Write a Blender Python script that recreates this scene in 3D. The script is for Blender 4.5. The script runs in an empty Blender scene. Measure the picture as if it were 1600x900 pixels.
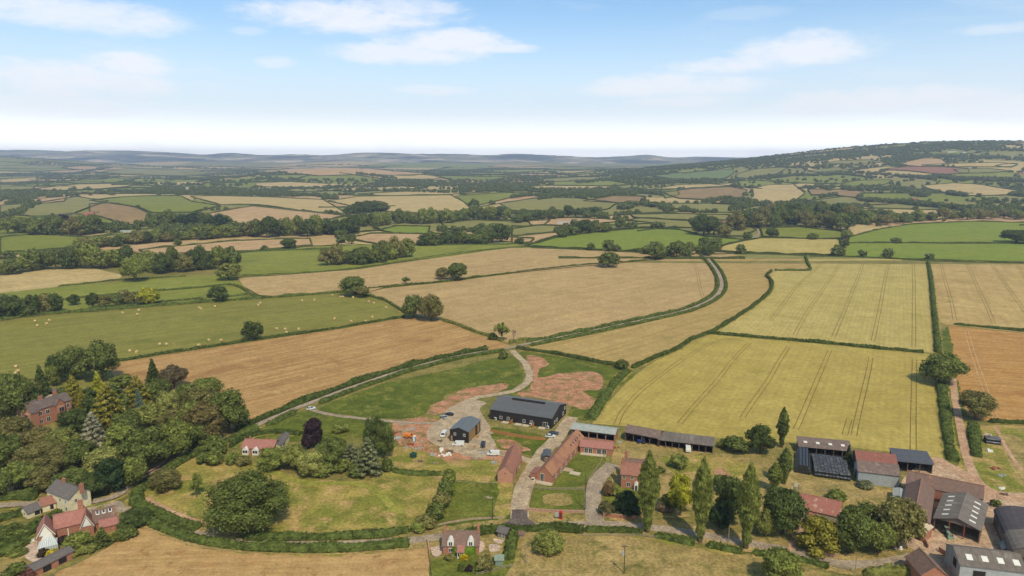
import bpy, bmesh, math, random
import numpy as np
from mathutils import Vector, Matrix, noise as mnoise
R = math.radians
random.seed(7); np.random.seed(7)
sc = bpy.context.scene
col = sc.collection

# ------------------------------------------------------------------ camera
CAM_H = 120.0; FPX = 1067.0; PITCH = R(10.35)
cd = bpy.data.cameras.new('camera'); cam = bpy.data.objects.new('camera', cd); col.objects.link(cam)
cam.location = (0, 0, CAM_H); cam.rotation_euler = (R(90) - PITCH, 0, 0)
cd.sensor_width = 36.0; cd.lens = 36.0 * FPX / 1600.0; cd.clip_start = 1.0; cd.clip_end = 60000.0
sc.camera = cam
# ------------------------------------------------------------------ exposure, sun, sky
sc.view_settings.view_transform = 'Standard'; sc.view_settings.look = 'None'
sc.view_settings.exposure = 0.0; sc.view_settings.gamma = 1.0; sc.view_settings.use_curve_mapping = False
SUN_EL = R(52); SUN_AZ = (0.34, -0.94)          # horizontal direction towards the sun
sd = bpy.data.lights.new('sun', 'SUN'); sd.energy = 3.5; sd.angle = R(0.55); sd.color = (1.0, 0.93, 0.80)
sun = bpy.data.objects.new('sun', sd); col.objects.link(sun)
hl = math.hypot(*SUN_AZ)
sv = Vector((SUN_AZ[0] / hl * math.cos(SUN_EL), SUN_AZ[1] / hl * math.cos(SUN_EL), math.sin(SUN_EL)))
sun.rotation_euler = (-sv).to_track_quat('-Z', 'Y').to_euler(); sun.location = (0, 0, 900)

class NT:
    def __init__(s, nt): s.nt = nt; nt.nodes.clear()
    def n(s, typ, **kw):
        nd = s.nt.nodes.new(typ)
        for k, v in kw.items():
            if k == 'i':
                for kk, vv in v.items():
                    if hasattr(vv, 'is_linked'): s.nt.links.new(vv, nd.inputs[kk])
                    else: nd.inputs[kk].default_value = vv
            else: setattr(nd, k, v)
        return nd
    def math(s, op, a, b=0.0, c=0.0, clamp=False):
        return s.n('ShaderNodeMath', operation=op, use_clamp=clamp, i={0: a, 1: b, 2: c}).outputs[0]
    def mix(s, f, a, b, bt='MIX'):
        return s.n('ShaderNodeMix', data_type='RGBA', blend_type=bt, i={0: f, 6: a, 7: b}).outputs[2]
    def noise(s, vec, scale, det=3.0, rough=0.55, dist=0.0):
        return s.n('ShaderNodeTexNoise', i={'Vector': vec, 'Scale': scale, 'Detail': det, 'Roughness': rough, 'Distortion': dist}).outputs['Fac']
    def ramp(s, f, lo, hi, t0=0.0, t1=1.0):
        return s.n('ShaderNodeMapRange', interpolation_type='SMOOTHSTEP', i={0: f, 1: lo, 2: hi, 3: t0, 4: t1}).outputs[0]
    def link(s, a, b): s.nt.links.new(a, b)

def l1(c): c = c / 255.0; return c / 12.92 if c <= 0.04045 else ((c + 0.055) / 1.055) ** 2.4
CAL = (1.12, 1.20, 1.48)      # display colour -> surface colour under this sun and sky
def C(rgb, k=1.0): return tuple(min(0.9, l1(v) / q * k) for v, q in zip(rgb, CAL)) + (1.0,)

world = bpy.data.worlds.new('World'); sc.world = world; world.use_nodes = True
W = NT(world.node_tree)
sky = W.n('ShaderNodeTexSky', sky_type='NISHITA', sun_disc=False, sun_elevation=SUN_EL,
          sun_rotation=math.atan2(SUN_AZ[0], SUN_AZ[1]), altitude=100.0, air_density=1.0, dust_density=1.0, ozone_density=1.5)
gen = W.n('ShaderNodeTexCoord').outputs['Generated']
sx = W.n('ShaderNodeSeparateXYZ', i={0: gen})
hor = W.math('SQRT', W.math('ADD', W.math('MULTIPLY', sx.outputs[0], sx.outputs[0]), W.math('MULTIPLY', sx.outputs[1], sx.outputs[1])))
el = W.math('DIVIDE', sx.outputs[2], W.math('MAXIMUM', hor, 0.05))      # tangent of elevation
az = W.math('ARCTAN2', sx.outputs[0], sx.outputs[1])                     # azimuth, 0 = +Y
SKY_S = 0.11; HAZE_D = 8.5e-5
# clouds: banks at given azimuth / elevation, broken up by noise
def azel(px, py):
    d = Vector(((px - 800) / FPX, math.cos(PITCH) + (450 - py) / FPX * math.sin(PITCH), -math.sin(PITCH) + (450 - py) / FPX * math.cos(PITCH)))
    return math.atan2(d.x, d.y), d.z / math.hypot(d.x, d.y)
CL = [(120, 22, 150, 21, .85), (30, 12, 90, 16, .6), (555, 26, 165, 25, .95), (610, 14, 110, 18, .8), (700, 66, 100, 24, .95), (640, 84, 130, 16, .85), (790, 76, 60, 7, .8), (95, 122, 130, 24, .9), (205, 102, 62, 15, .9),
      (1250, 78, 110, 24, .9), (1150, 100, 95, 14, .8), (1040, 134, 140, 17, .8), (1070, 158, 90, 9, .6), (1310, 72, 40, 18, .8), (1400, 155, 140, 20, .75), (1300, 165, 100, 14, .6), (1560, 172, 110, 20, .6),
      (680, 141, 65, 8, .5), (430, 97, 32, 9, .5), (90, 165, 130, 16, .5), (1570, 44, 55, 8, .5), (385, 48, 30, 7, .35), (1160, 22, 60, 10, .2)]
cv = W.n('ShaderNodeCombineXYZ', i={0: az, 1: W.math('MULTIPLY', el, 2.6), 2: 0.0}).outputs[0]
nz = W.noise(cv, 9.0, 8.0, 0.6, 0.3); nz2 = W.noise(cv, 30.0, 6.0, 0.65, 0.2)
nn = W.math('ADD', W.math('MULTIPLY', W.math('SUBTRACT', nz, 0.5), 2.2), W.math('MULTIPLY', W.math('SUBTRACT', nz2, 0.5), 1.1))
tot = None
for (px, py, rx, ry, op) in CL:
    a0, e0 = azel(px, py)
    da = W.math('MULTIPLY', W.math('SUBTRACT', az, a0), FPX / (rx * 1.12))
    de = W.math('MULTIPLY', W.math('SUBTRACT', el, e0), FPX / (ry * 1.15))
    # flatter base than top
    dd = W.math('ADD', W.math('MULTIPLY', da, da), W.math('MULTIPLY', de, de))
    v = W.math('ADD', W.math('SUBTRACT', 0.95, dd), nn)
    v = W.math('MULTIPLY', W.ramp(v, -0.15, 1.0), op)
    tot = v if tot is None else W.math('MAXIMUM', tot, v)
wisp = W.math('MULTIPLY', W.ramp(W.noise(cv, 5.0, 7.0, 0.6, 0.5), 0.52, 0.75), 0.28)
tot = W.math('MAXIMUM', tot, wisp)
skyc = W.mix(1.0, sky.outputs[0], (1.10, 1.42, 1.56, 1), 'MULTIPLY')
white = W.ramp(el, 0.015, 0.29, 1.0, 0.0)
white = W.math('POWER', white, 1.6)
skyc = W.mix(W.math('MULTIPLY', white, 0.93), skyc, (8.7, 9.2, 9.8, 1))
skyc = W.mix(W.math('POWER', W.ramp(el, 0.0, 0.10, 0.97, 0.0), 2.0), skyc, (25.0, 24.5, 23.5, 1))
skyc = W.mix(W.math('MULTIPLY', tot, 0.82), skyc, (9.6, 9.5, 9.8, 1))
bg = W.n('ShaderNodeBackground', i={0: skyc, 1: SKY_S})
W.link(bg.outputs[0], W.n('ShaderNodeOutputWorld').inputs[0])

# ------------------------------------------------------------------ terrain and pixel -> ground
def ss(a, b, v): t = min(1.0, max(0.0, (v - a) / (b - a))); return t * t * (3 - 2 * t)
RID_X = [-11000, -9300, -7600, -6000, -5400, -4000, -2800, -1500, 0, 1200, 2300, 2600, 3700, 5000, 9500, 11000]
RID_Y = [234, 234.5, 237, 238, 241.5, 243, 240, 241.5, 242.5, 245.5, 243, 246.5, 247, 247, 246, 246]
def hgt(x, y):
    if y < 850: return 0.0
    h = 66.0 * ss(1900, 8000, y)
    f = ss(850, 1900, y)
    h += f * (5.0 * math.sin(x / 330.0 + 1.3) * math.cos(y / 470.0) + 3.5 * math.sin(x / 190.0 + y / 300.0) + 3.0)
    dx = min(0.0, x - 2750.0)
    h += 222.0 * math.exp(-0.5 * (dx / 1060.0) ** 2) * math.exp(-0.5 * ((y - 4300.0) / 1120.0) ** 2)
    h += 52.0 * math.exp(-0.5 * ((x + 1050.0) / 420.0) ** 2) * math.exp(-0.5 * ((y - 4200.0) / 420.0) ** 2)
    h += 120.0 * math.exp(-0.5 * (min(0.0, -(x + 5600.0)) / 900.0) ** 2) * math.exp(-0.5 * ((y - 7000.0) / 900.0) ** 2)
    if y > 6500:
        A = float(np.interp(x, RID_X, RID_Y)); A = CAM_H + (255 - A) / FPX * 12500.0 - 66.0
        A += 9.0 * math.sin(x / 420.0) + 6.0 * math.sin(x / 190.0 + 2) + 9.0 * mnoise.noise(Vector((x / 150.0, 1, 1)))
        h += A * math.exp(-0.5 * ((y - 12500.0) / 1900.0) ** 2)
        h += 30.0 * mnoise.noise(Vector((x / 900.0, y / 1100.0, 3.0))) * ss(6500, 9000, y)
    return h
def P(px, py, zoff=0.0):
    dx = (px - 800) / FPX; u = (450 - py) / FPX
    d = (dx, math.cos(PITCH) + u * math.sin(PITCH), -math.sin(PITCH) + u * math.cos(PITCH))
    t = 60.0; prev = t
    while t < 16000:
        x, y, z = d[0] * t, d[1] * t, CAM_H + d[2] * t
        if z <= hgt(x, y): break
        prev = t; t += max(3.0, min(60.0, (z - hgt(x, y)) * 2.0))
    a, b = prev, t
    for _ in range(18):
        m = (a + b) / 2
        if CAM_H + d[2] * m <= hgt(d[0] * m, d[1] * m): b = m
        else: a = m
    x, y = d[0] * b, d[1] * b
    return Vector((x, y, hgt(x, y) + zoff))
def proj(v):
    X, Y, Z = v[0], v[1], v[2] - CAM_H
    dep = Y * math.cos(PITCH) - Z * math.sin(PITCH); up = Y * math.sin(PITCH) + Z * math.cos(PITCH)
    return 800 + FPX * X / dep, 450 - FPX * up / dep, dep
def top_h(base, ty):
    k = (450 - ty) / FPX; c, s = math.cos(PITCH), math.sin(PITCH)
    return (k * base.y * c - base.y * s) / (c + k * s) + CAM_H - base.z

# ------------------------------------------------------------------ object helpers
def tag(o, label=None, cat=None, group=None, kind=None):
    if label: o['label'] = label
    if cat: o['category'] = cat
    if group: o['group'] = group
    if kind: o['kind'] = kind
    return o
def root(name, label, cat, loc, rz=0.0, group=None):
    o = bpy.data.objects.new(name, None); col.objects.link(o); o.location = loc; o.rotation_euler = (0, 0, rz)
    o.empty_display_size = 1.0
    return tag(o, label, cat, group)
def link(name, me, parent=None):
    o = bpy.data.objects.new(name, me); col.objects.link(o)
    if parent: o.parent = parent
    return o
def copy_tree(o, parent=None):
    c = o.copy(); col.objects.link(c)
    if parent: c.parent = parent
    for ch in list(o.children): copy_tree(ch, c)
    return c
class MB:
    def __init__(s): s.v = []; s.f = []; s.m = []
    def add(s, vs, fs, mi=0):
        o = len(s.v); s.v += [tuple(v) for v in vs]; s.f += [tuple(i + o for i in f) for f in fs]; s.m += [mi] * len(fs); return s
    def box(s, x0, y0, z0, x1, y1, z1, mi=0):
        return s.add([(x0, y0, z0), (x1, y0, z0), (x1, y1, z0), (x0, y1, z0), (x0, y0, z1), (x1, y0, z1), (x1, y1, z1), (x0, y1, z1)],
                     [(3, 2, 1, 0), (4, 5, 6, 7), (0, 1, 5, 4), (1, 2, 6, 5), (2, 3, 7, 6), (3, 0, 4, 7)], mi)
    def prism(s, prof, a0, a1, ax='x', mi=0):
        # profile (c, z) swept along ax
        n = len(prof)
        def pt(a, c, z): return (a, c, z) if ax == 'x' else (c, a, z)
        vs = [pt(a0, c, z) for c, z in prof] + [pt(a1, c, z) for c, z in prof]
        fs = [tuple(range(n)), tuple(range(2 * n - 1, n - 1, -1))] + [(i, i + n, (i + 1) % n + n, (i + 1) % n) for i in range(n)]
        if ax == 'y': pass
        return s.add(vs, fs, mi)
    def slab(s, p, t, mi=0):
        # p: 4 points of a roof face, thickened downwards
        q = [(a[0], a[1], a[2] - t) for a in p]
        return s.add(list(p) + q, [(0, 1, 2, 3), (7, 6, 5, 4), (0, 4, 5, 1), (1, 5, 6, 2), (2, 6, 7, 3), (3, 7, 4, 0)], mi)
    def tube(s, p0, p1, r0, r1=None, n=8, mi=0, cap=True):
        r1 = r0 if r1 is None else r1
        p0, p1 = Vector(p0), Vector(p1); d = (p1 - p0).normalized()
        u = d.orthogonal().normalized(); w = d.cross(u); vs = []
        for p, r in ((p0, r0), (p1, r1)):
            for k in range(n):
                a = 2 * math.pi * k / n; vs.append(p + (u * math.cos(a) + w * math.sin(a)) * r)
        fs = [(k, (k + 1) % n, (k + 1) % n + n, k + n) for k in range(n)]
        if cap: fs += [tuple(range(n - 1, -1, -1)), tuple(range(n, 2 * n))]
        return s.add(vs, fs, mi)
    def mesh(s, name, mats):
        me = bpy.data.meshes.new(name); me.from_pydata(s.v, [], s.f)
        mats = mats if isinstance(mats, (list, tuple)) else [mats]
        for m in mats: me.materials.append(m)
        if len(mats) > 1: me.polygons.foreach_set('material_index', s.m)
        bm = bmesh.new(); bm.from_mesh(me); bmesh.ops.recalc_face_normals(bm, faces=bm.faces); bm.to_mesh(me); bm.free()
        return me
    def obj(s, name, mats, parent=None): return link(name, s.mesh(name, mats), parent)

# ------------------------------------------------------------------ materials
def new_mat(name):
    m = bpy.data.materials.new(name); m.use_nodes = True; return m, NT(m.node_tree)
def finish(T, colr, rough=0.9, bump=None, bs=0.3, bd=1.0, metallic=0.0, spec=0.3):
    b = T.n('ShaderNodeBsdfPrincipled', i={'Base Color': colr, 'Roughness': rough, 'Metallic': metallic, 'Specular IOR Level': spec})
    if bump is not None:
        bn = T.n('ShaderNodeBump', i={'Strength': bs, 'Distance': bd, 'Height': bump}); T.link(bn.outputs[0], b.inputs['Normal'])
    T.link(b.outputs[0], T.n('ShaderNodeOutputMaterial').inputs[0])
def field_mat(name, c1, c2, c3=None, dirpx=None, streak=6.0, sw=0.5, blotch=45.0, fine=2.2, rows=None, rowamt=0.1, c4=None, patch=14.0, pt=(0.56, 0.7), grain=(0.84, 1.13)):
    """crop or grass surface: streaks along the working direction, large blotches, fine grain"""
    m, T = new_mat(name)
    pos = T.n('ShaderNodeNewGeometry').outputs['Position']
    ang = 0.0
    if dirpx:
        a, b = P(*dirpx[0]), P(*dirpx[1]); ang = math.atan2(b.y - a.y, b.x - a.x)
    rv = T.n('ShaderNodeVectorRotate', rotation_type='Z_AXIS', i={'Vector': pos, 'Angle': -ang}).outputs[0]
    st = T.n('ShaderNodeVectorMath', operation='MULTIPLY', i={0: rv, 1: (1 / (streak * 22), 1 / streak, 0.02)}).outputs[0]
    s = T.noise(st, 1.0, 4.0, 0.65, 0.25)
    bl = T.noise(pos, 1.0 / blotch, 4.0, 0.6)
    fi = T.noise(pos, 1.0 / fine, 3.0, 0.7)
    f = T.math('ADD', T.math('MULTIPLY', s, sw), T.math('MULTIPLY', bl, 1 - sw))
    colr = T.mix(T.ramp(f, 0.36, 0.64), C(c1), C(c2))
    if c3: colr = T.mix(T.math('MULTIPLY', T.ramp(T.noise(pos, 1.0 / (blotch * 0.6), 5.0, 0.65, 0.6), 0.52, 0.72), 0.75), colr, C(c3))
    if c4: colr = T.mix(T.math('MULTIPLY', T.ramp(T.noise(pos, 1.0 / patch, 6.0, 0.7, 0.4), pt[0], pt[1]), 0.8), colr, C(c4))
    if not rows and not dirpx: grain = (0.7, 1.24)
    g = T.ramp(fi, 0.32, 0.68, grain[0], grain[1])
    g = T.math('MULTIPLY', g, T.ramp(T.noise(pos, 1.0 / (fine * 5), 3.0, 0.6), 0.35, 0.65, grain[0] * .5 + .5, grain[1] * .5 + .5))
    colr = T.mix(1.0, colr, T.n('ShaderNodeCombineXYZ', i={0: g, 1: g, 2: g}).outputs[0], 'MULTIPLY')
    if rows:
        w = T.n('ShaderNodeTexWave', wave_type='BANDS', bands_direction='Y', i={'Vector': rv, 'Scale': 2 * math.pi / rows / 20 * 1.0, 'Distortion': 0.4, 'Detail': 2.0}).outputs['Fac']
        colr = T.mix(T.math('MULTIPLY', T.ramp(w, 0.3, 0.9), rowamt), colr, C([v * 0.55 for v in c1]))
    finish(T, colr, 0.95, fi, 0.5, 0.25, spec=0.1)
    return m
def mat(name, c1, c2=None, scale=1.5, rough=0.85, c3=None, s3=0.4, t3=(0.55, 0.68), wave=None, bump=0.2, metal=0.0, spec=0.3, stretch=None):
    """building / object surface in the object's own coordinates; wave=(axis, period, dark)"""
    m, T = new_mat(name)
    oc = T.n('ShaderNodeTexCoord').outputs['Object']
    v = oc
    if stretch: v = T.n('ShaderNodeVectorMath', operation='MULTIPLY', i={0: oc, 1: stretch}).outputs[0]
    n1 = T.noise(v, scale, 5.0, 0.65)
    c2 = c2 or [x * 0.78 for x in c1]
    colr = T.mix(T.ramp(n1, 0.35, 0.65), C(c1), C(c2))
    if c3: colr = T.mix(T.ramp(T.noise(v, s3, 5.0, 0.7), t3[0], t3[1]), colr, C(c3))
    h = n1
    if wave:
        w = T.n('ShaderNodeTexWave', wave_type='BANDS', bands_direction=wave[0], i={'Vector': oc, 'Scale': math.pi / 10 / wave[1], 'Distortion': 0.3, 'Detail': 1.0}).outputs['Fac']
        colr = T.mix(T.math('MULTIPLY', w, wave[2]), colr, C([x * 0.45 for x in c1]))
        h = T.math('ADD', n1, w)
    finish(T, colr, rough, h, bump, 0.05, metal, spec)
    return m
def foliage_mat(name, k=1.0):
    m, T = new_mat(name)
    oi = T.n('ShaderNodeObjectInfo'); g = T.n('ShaderNodeNewGeometry')
    v = T.n('ShaderNodeMapRange', i={0: g.outputs['Random Per Island'], 3: 0.62, 4: 1.42}).outputs[0]
    n = T.ramp(T.noise(g.outputs['Position'], 0.45, 3.0, 0.6), 0.35, 0.65, 0.68, 1.4)
    q = T.math('MULTIPLY', T.math('MULTIPLY', v, n), k)
    c = T.mix(1.0, oi.outputs['Color'], T.n('ShaderNodeCombineXYZ', i={0: q, 1: q, 2: T.math('MULTIPLY', q, 0.95)}).outputs[0], 'MULTIPLY')
    # some leaves drier / yellower
    c = T.mix(T.ramp(T.noise(g.outputs['Position'], 0.9, 2.0), 0.55, 0.75, 0.0, 0.3), c, T.mix(1.0, c, (1.5, 1.2, 0.7, 1), 'MULTIPLY'))
    d = T.n('ShaderNodeBsdfDiffuse', i={0: c}); t = T.n('ShaderNodeBsdfTranslucent', i={0: c})
    mx = T.n('ShaderNodeMixShader', i={0: 0.3}); T.link(d.outputs[0], mx.inputs[1]); T.link(t.outputs[0], mx.inputs[2])
    T.link(mx.outputs[0], T.n('ShaderNodeOutputMaterial').inputs[0])
    return m
LEAF = foliage_mat('leaves', 1.12)
BARK = mat('bark', (104, 90, 72), (70, 60, 48), 3.0)
HEDGE = foliage_mat('hedge_leaves', 1.0)

# ------------------------------------------------------------------ ground
def fan_rows():
    ys = [-260, 0, 60, 110, 160, 220, 300, 400, 500, 600, 700, 800]
    y = 850.0
    while y < 17000: ys.append(y); y += max(26.0, y * 0.012)
    return ys
def build_ground():
    ys = fan_rows(); N = 300; us = np.linspace(-1.15, 1.15, N)
    V = []; F = []
    for y in ys:
        w = max(260.0, abs(y) + 350.0)
        for u in us: x = u * w; V.append((x, y, hgt(x, y)))
    for j in range(len(ys) - 1):
        for i in range(N - 1): a = j * N + i; F.append((a, a + 1, a + N + 1, a + N))
    me = bpy.data.meshes.new('ground'); me.from_pydata(V, [], F)
    me.materials.append(field_mat('rough_grass_ground', (122, 118, 62), (146, 132, 78), (96, 104, 52), None, 8, 0.2, 40, 1.6, c4=(160, 140, 92), patch=9))
    m, T = new_mat('far_hill_ground')
    pos = T.n('ShaderNodeNewGeometry').outputs['Position']
    n = T.noise(pos, 1 / 700.0, 5.0, 0.6); n2 = T.noise(pos, 1 / 160.0, 4.0, 0.7)
    vor = T.n('ShaderNodeTexVoronoi', i={'Vector': pos, 'Scale': 1 / 330.0, 'Randomness': 0.9})
    vr = T.n('ShaderNodeSeparateColor', i={0: vor.outputs['Color']}).outputs[0]
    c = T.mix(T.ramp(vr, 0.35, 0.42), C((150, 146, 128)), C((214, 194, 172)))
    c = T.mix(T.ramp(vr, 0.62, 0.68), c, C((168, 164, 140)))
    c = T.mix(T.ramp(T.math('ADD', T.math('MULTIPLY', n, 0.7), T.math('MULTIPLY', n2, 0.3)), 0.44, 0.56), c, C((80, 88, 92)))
    finish(T, c, 1.0, spec=0.0)
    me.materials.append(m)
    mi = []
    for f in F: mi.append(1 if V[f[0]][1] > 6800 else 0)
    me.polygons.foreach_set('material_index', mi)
    me.polygons.foreach_set('use_smooth', [True] * len(F))
    return tag(link('ground', me), kind='structure')
ground = build_ground()
# foothills / plain in front of the far ridge
def inpoly(x, y, poly):
    c = False; n = len(poly); j = n - 1
    for i in range(n):
        xi, yi = poly[i]; xj, yj = poly[j]
        if (yi > y) != (yj > y) and x < (xj - xi) * (y - yi) / (yj - yi) + xi: c = not c
        j = i
    return c
def drape(name, pts, m, off, step=None, parent=None, kind='structure'):
    """flat sheet following the terrain; pts are world xy"""
    bm = bmesh.new(); vs = [bm.verts.new((p[0], p[1], 0)) for p in pts]
    bm.faces.new(vs)
    ymax = max(p[1] for p in pts)
    if ymax > 850:
        bmesh.ops.triangulate(bm, faces=bm.faces[:])
        step = step or max(22.0, ymax * 0.017)
        for ax in (0, 1):
            lo = min(p[ax] for p in pts); hi = max(p[ax] for p in pts); k = math.floor(lo / step) + 1
            while k * step < hi:
                co = [0, 0, 0]; no = [0, 0, 0]; co[ax] = k * step; no[ax] = 1
                bmesh.ops.bisect_plane(bm, geom=bm.verts[:] + bm.edges[:] + bm.faces[:], plane_co=co, plane_no=no)
                k += 1
    for v in bm.verts: v.co.z = hgt(v.co.x, v.co.y) + off + (max(0.0, v.co.y - 850) * 0.0009)
    bmesh.ops.recalc_face_normals(bm, faces=bm.faces)
    if sum(f.normal.z for f in bm.faces) < 0: bmesh.ops.reverse_faces(bm, faces=bm.faces)
    me = bpy.data.meshes.new(name); bm.to_mesh(me); bm.free(); me.materials.append(m)
    me.polygons.foreach_set('use_smooth', [True] * len(me.polygons))
    return tag(link(name, me, parent), kind=kind if parent is None else None)
def smooth_line(pts, n=6, closed=False):
    out = []; P_ = [Vector(p) for p in pts]; m = len(P_)
    rng = range(m) if closed else range(m - 1)
    for i in rng:
        g = (lambda k: P_[k % m]) if closed else (lambda k: P_[min(max(k, 0), m - 1)])
        p0, p1, p2, p3 = g(i - 1), g(i), g(i + 1), g(i + 2)
        for k in range(n):
            t = k / n
            out.append(0.5 * ((2 * p1) + (p2 - p0) * t + (2 * p0 - 5 * p1 + 4 * p2 - p3) * t * t + (3 * p1 - p0 - 3 * p2 + p3) * t ** 3))
    if not closed: out.append(P_[-1])
    return out
def ribbon(name, line, width, m, off, jit=0.0, parent=None, kind='structure', seed=1):
    rnd = random.Random(seed); V = []; F = []
    for i, p in enumerate(line):
        a = line[max(0, i - 1)]; b = line[min(len(line) - 1, i + 1)]
        d = Vector((b.x - a.x, b.y - a.y)).normalized(); nrm = Vector((-d.y, d.x))
        w = width[i] if isinstance(width, (list, tuple)) else width
        for s in (-1, 1):
            q = Vector((p.x, p.y)) + nrm * s * (w / 2 + rnd.uniform(-jit, jit))
            V.append((q.x, q.y, hgt(q.x, q.y) + off + max(0, q.y - 850) * 0.0009))
        if i: k = 2 * i; F.append((k - 2, k, k + 1, k - 1))
    me = bpy.data.meshes.new(name); me.from_pydata(V, [], F); me.materials.append(m)
    bm = bmesh.new(); bm.from_mesh(me); bmesh.ops.recalc_face_normals(bm, faces=bm.faces)
    if sum(f.normal.z for f in bm.faces) < 0: bmesh.ops.reverse_faces(bm, faces=bm.faces)
    bm.to_mesh(me); bm.free()
    return tag(link(name, me, parent), kind=kind if parent is None else None)
def wpts(pp): return [P(*p) for p in pp]
def resample(line, step):
    out = [line[0].copy()]; acc = 0.0
    for a, b in zip(line[:-1], line[1:]):
        L = (b - a).length
        if L < 1e-6: continue
        t = step - acc
        while t <= L: out.append(a.lerp(b, t / L)); t += step
        acc = (acc + L) % step if t > L else 0
        acc = L - (t - step)
    out.append(line[-1].copy()); return out

# ------------------------------------------------------------------ field materials
FM = {}
FM['meadow'] = field_mat('mown_meadow', (126, 122, 58), (142, 136, 68), (112, 116, 52), ((40, 545), (560, 478)), 5.0, 0.75, 60, 2.0, c4=(158, 150, 92), patch=22, pt=(0.62, 0.75))
FM['stubble'] = field_mat('brown_stubble', (166, 128, 82), (190, 154, 104), (152, 110, 72), ((260, 620), (600, 545)), 3.2, 0.85, 50, 2.2, c4=(200, 166, 116), patch=12, pt=(0.58, 0.72))
FM['tan'] = field_mat('pale_ripe_barley', (176, 148, 104), (192, 162, 116), (166, 142, 92), ((720, 520), (1060, 445)), 7.0, 0.7, 90, 3.0)
FM['strip'] = field_mat('striped_barley', (168, 142, 88), (186, 158, 104), (152, 136, 78), ((870, 545), (1120, 480)), 4.5, 0.9, 60, 2.5)
FM['wheat'] = field_mat('green_gold_wheat', (174, 154, 82), (184, 164, 92), (158, 146, 70), ((1130, 600), (1170, 550)), 4.0, 0.45, 60, 2.6, rows=3.0, rowamt=0.06)
FM['wheat2'] = field_mat('pale_wheat', (180, 162, 96), (192, 172, 108), (168, 154, 84), ((1240, 520), (1290, 440)), 4.0, 0.45, 70, 2.8, rows=3.0, rowamt=0.08)
FM['gold'] = field_mat('ripe_wheat', (178, 150, 98), (194, 166, 112), (162, 140, 82), ((1540, 500), (1500, 430)), 5, 0.4, 60, 2.8)
FM['orange'] = field_mat('orange_stubble', (172, 128, 74), (192, 148, 92), (160, 112, 66), ((1500, 600), (1600, 607)), 4.0, 0.85, 50, 2.0, c4=(204, 168, 124), patch=14, pt=(0.6, 0.74))
FM['stubble_dry'] = field_mat('dry_stubble', (176, 140, 92), (196, 162, 112), (158, 116, 74), ((200, 880), (600, 870)), 1.6, 0.6, 14, 0.9, c4=(136, 96, 62), patch=4, pt=(0.56, 0.7))
FM['green'] = field_mat('green_pasture', (122, 128, 48), (138, 140, 60), (112, 120, 44), ((600, 400), (760, 385)), 6.0, 0.5, 80, 3)
FM['bright'] = field_mat('bright_green_ley', (120, 136, 46), (134, 144, 56), (138, 140, 58), ((900, 380), (1050, 372)), 7.0, 0.7, 80, 3)
FM['rough'] = field_mat('rough_green_grass', (84, 98, 34), (106, 112, 42), (74, 90, 30), ((520, 640), (700, 600)), 5.0, 0.3, 26, 1.4, c4=(134, 130, 62), patch=9, pt=(0.5, 0.64), grain=(0.7, 1.24))
FM['tuss'] = field_mat('yellow_tussock_grass', (126, 128, 54), (170, 150, 84), (98, 110, 46), None, 5.0, 0.2, 18, 1.1, c4=(186, 154, 104), patch=9, pt=(0.5, 0.62))
FM['dry'] = field_mat('dry_paddock', (152, 134, 82), (178, 152, 102), (120, 116, 58), None, 5.0, 0.2, 14, 1.0, c4=(106, 108, 52), patch=8, pt=(0.52, 0.64))
FM['lawn'] = field_mat('green_lawn', (100, 108, 42), (118, 120, 52), (90, 100, 36), None, 4, 0.3, 16, 1.2)
FM['olive'] = field_mat('olive_pasture', (134, 130, 74), (150, 142, 84), (116, 118, 64), ((0, 330), (300, 315)), 10, 0.6, 90, 4)
FM['olive2'] = field_mat('yellow_green_pasture', (126, 130, 54), (142, 144, 66), (116, 122, 50), ((600, 400), (760, 385)), 6.0, 0.5, 80, 3)
FM['tanfar'] = field_mat('far_barley', (186, 162, 112), (198, 174, 124), (172, 150, 98), ((600, 320), (700, 310)), 10, 0.6, 110, 5)
FM['pink'] = field_mat('pinkish_stubble', (184, 150, 112), (198, 166, 126), (172, 132, 98), ((300, 345), (500, 340)), 8, 0.7, 80, 4)
FM['redsoil'] = field_mat('red_ploughed_soil', (148, 104, 88), (160, 118, 98), (136, 92, 78), ((1380, 265), (1500, 266)), 8, 0.7, 80, 4)
FM['brownp'] = field_mat('brown_pasture', (150, 122, 84), (164, 136, 94), (122, 118, 68), None, 8, 0.3, 50, 4)
FM['bare'] = field_mat('bare_red_earth', (184, 130, 102), (200, 150, 122), (164, 110, 84), None, 4, 0.3, 12, 0.9, c4=(122, 112, 64), patch=6, pt=(0.44, 0.62))
FM['dirt'] = field_mat('red_farm_track', (186, 148, 120), (200, 164, 136), (170, 128, 100), None, 3, 0.3, 9, 0.8, c4=(150, 116, 90), patch=4, pt=(0.6, 0.74))
FM['gravel'] = field_mat('pale_gravel', (176, 156, 132), (192, 172, 146), (162, 136, 114), None, 3, 0.3, 9, 0.7)
FM['asphalt'] = field_mat('worn_asphalt', (160, 144, 126), (176, 158, 140), (144, 130, 110), None, 3, 0.3, 10, 0.8)
FM['tarmac'] = field_mat('dark_tarmac', (104, 92, 88), (122, 108, 102), None, None, 3, 0.3, 6, 0.7)
FM['concrete'] = field_mat('yard_concrete', (184, 154, 130), (200, 172, 146), (164, 130, 106), None, 4, 0.3, 10, 0.9, c4=(146, 112, 90), patch=5, pt=(0.58, 0.7))
FM['paving'] = field_mat('pinkish_paving', (196, 170, 156), (208, 184, 168), None, None, 2, 0.3, 5, 0.6)
FM['ley'] = field_mat('blue_green_crop', (112, 126, 74), (124, 136, 82), None, None, 8, 0.6, 90, 5)
FM['mown'] = field_mat('mown_grass_path', (142, 142, 64), (158, 152, 74), (132, 132, 58), None, 3, 0.3, 10, 1.2)
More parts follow.
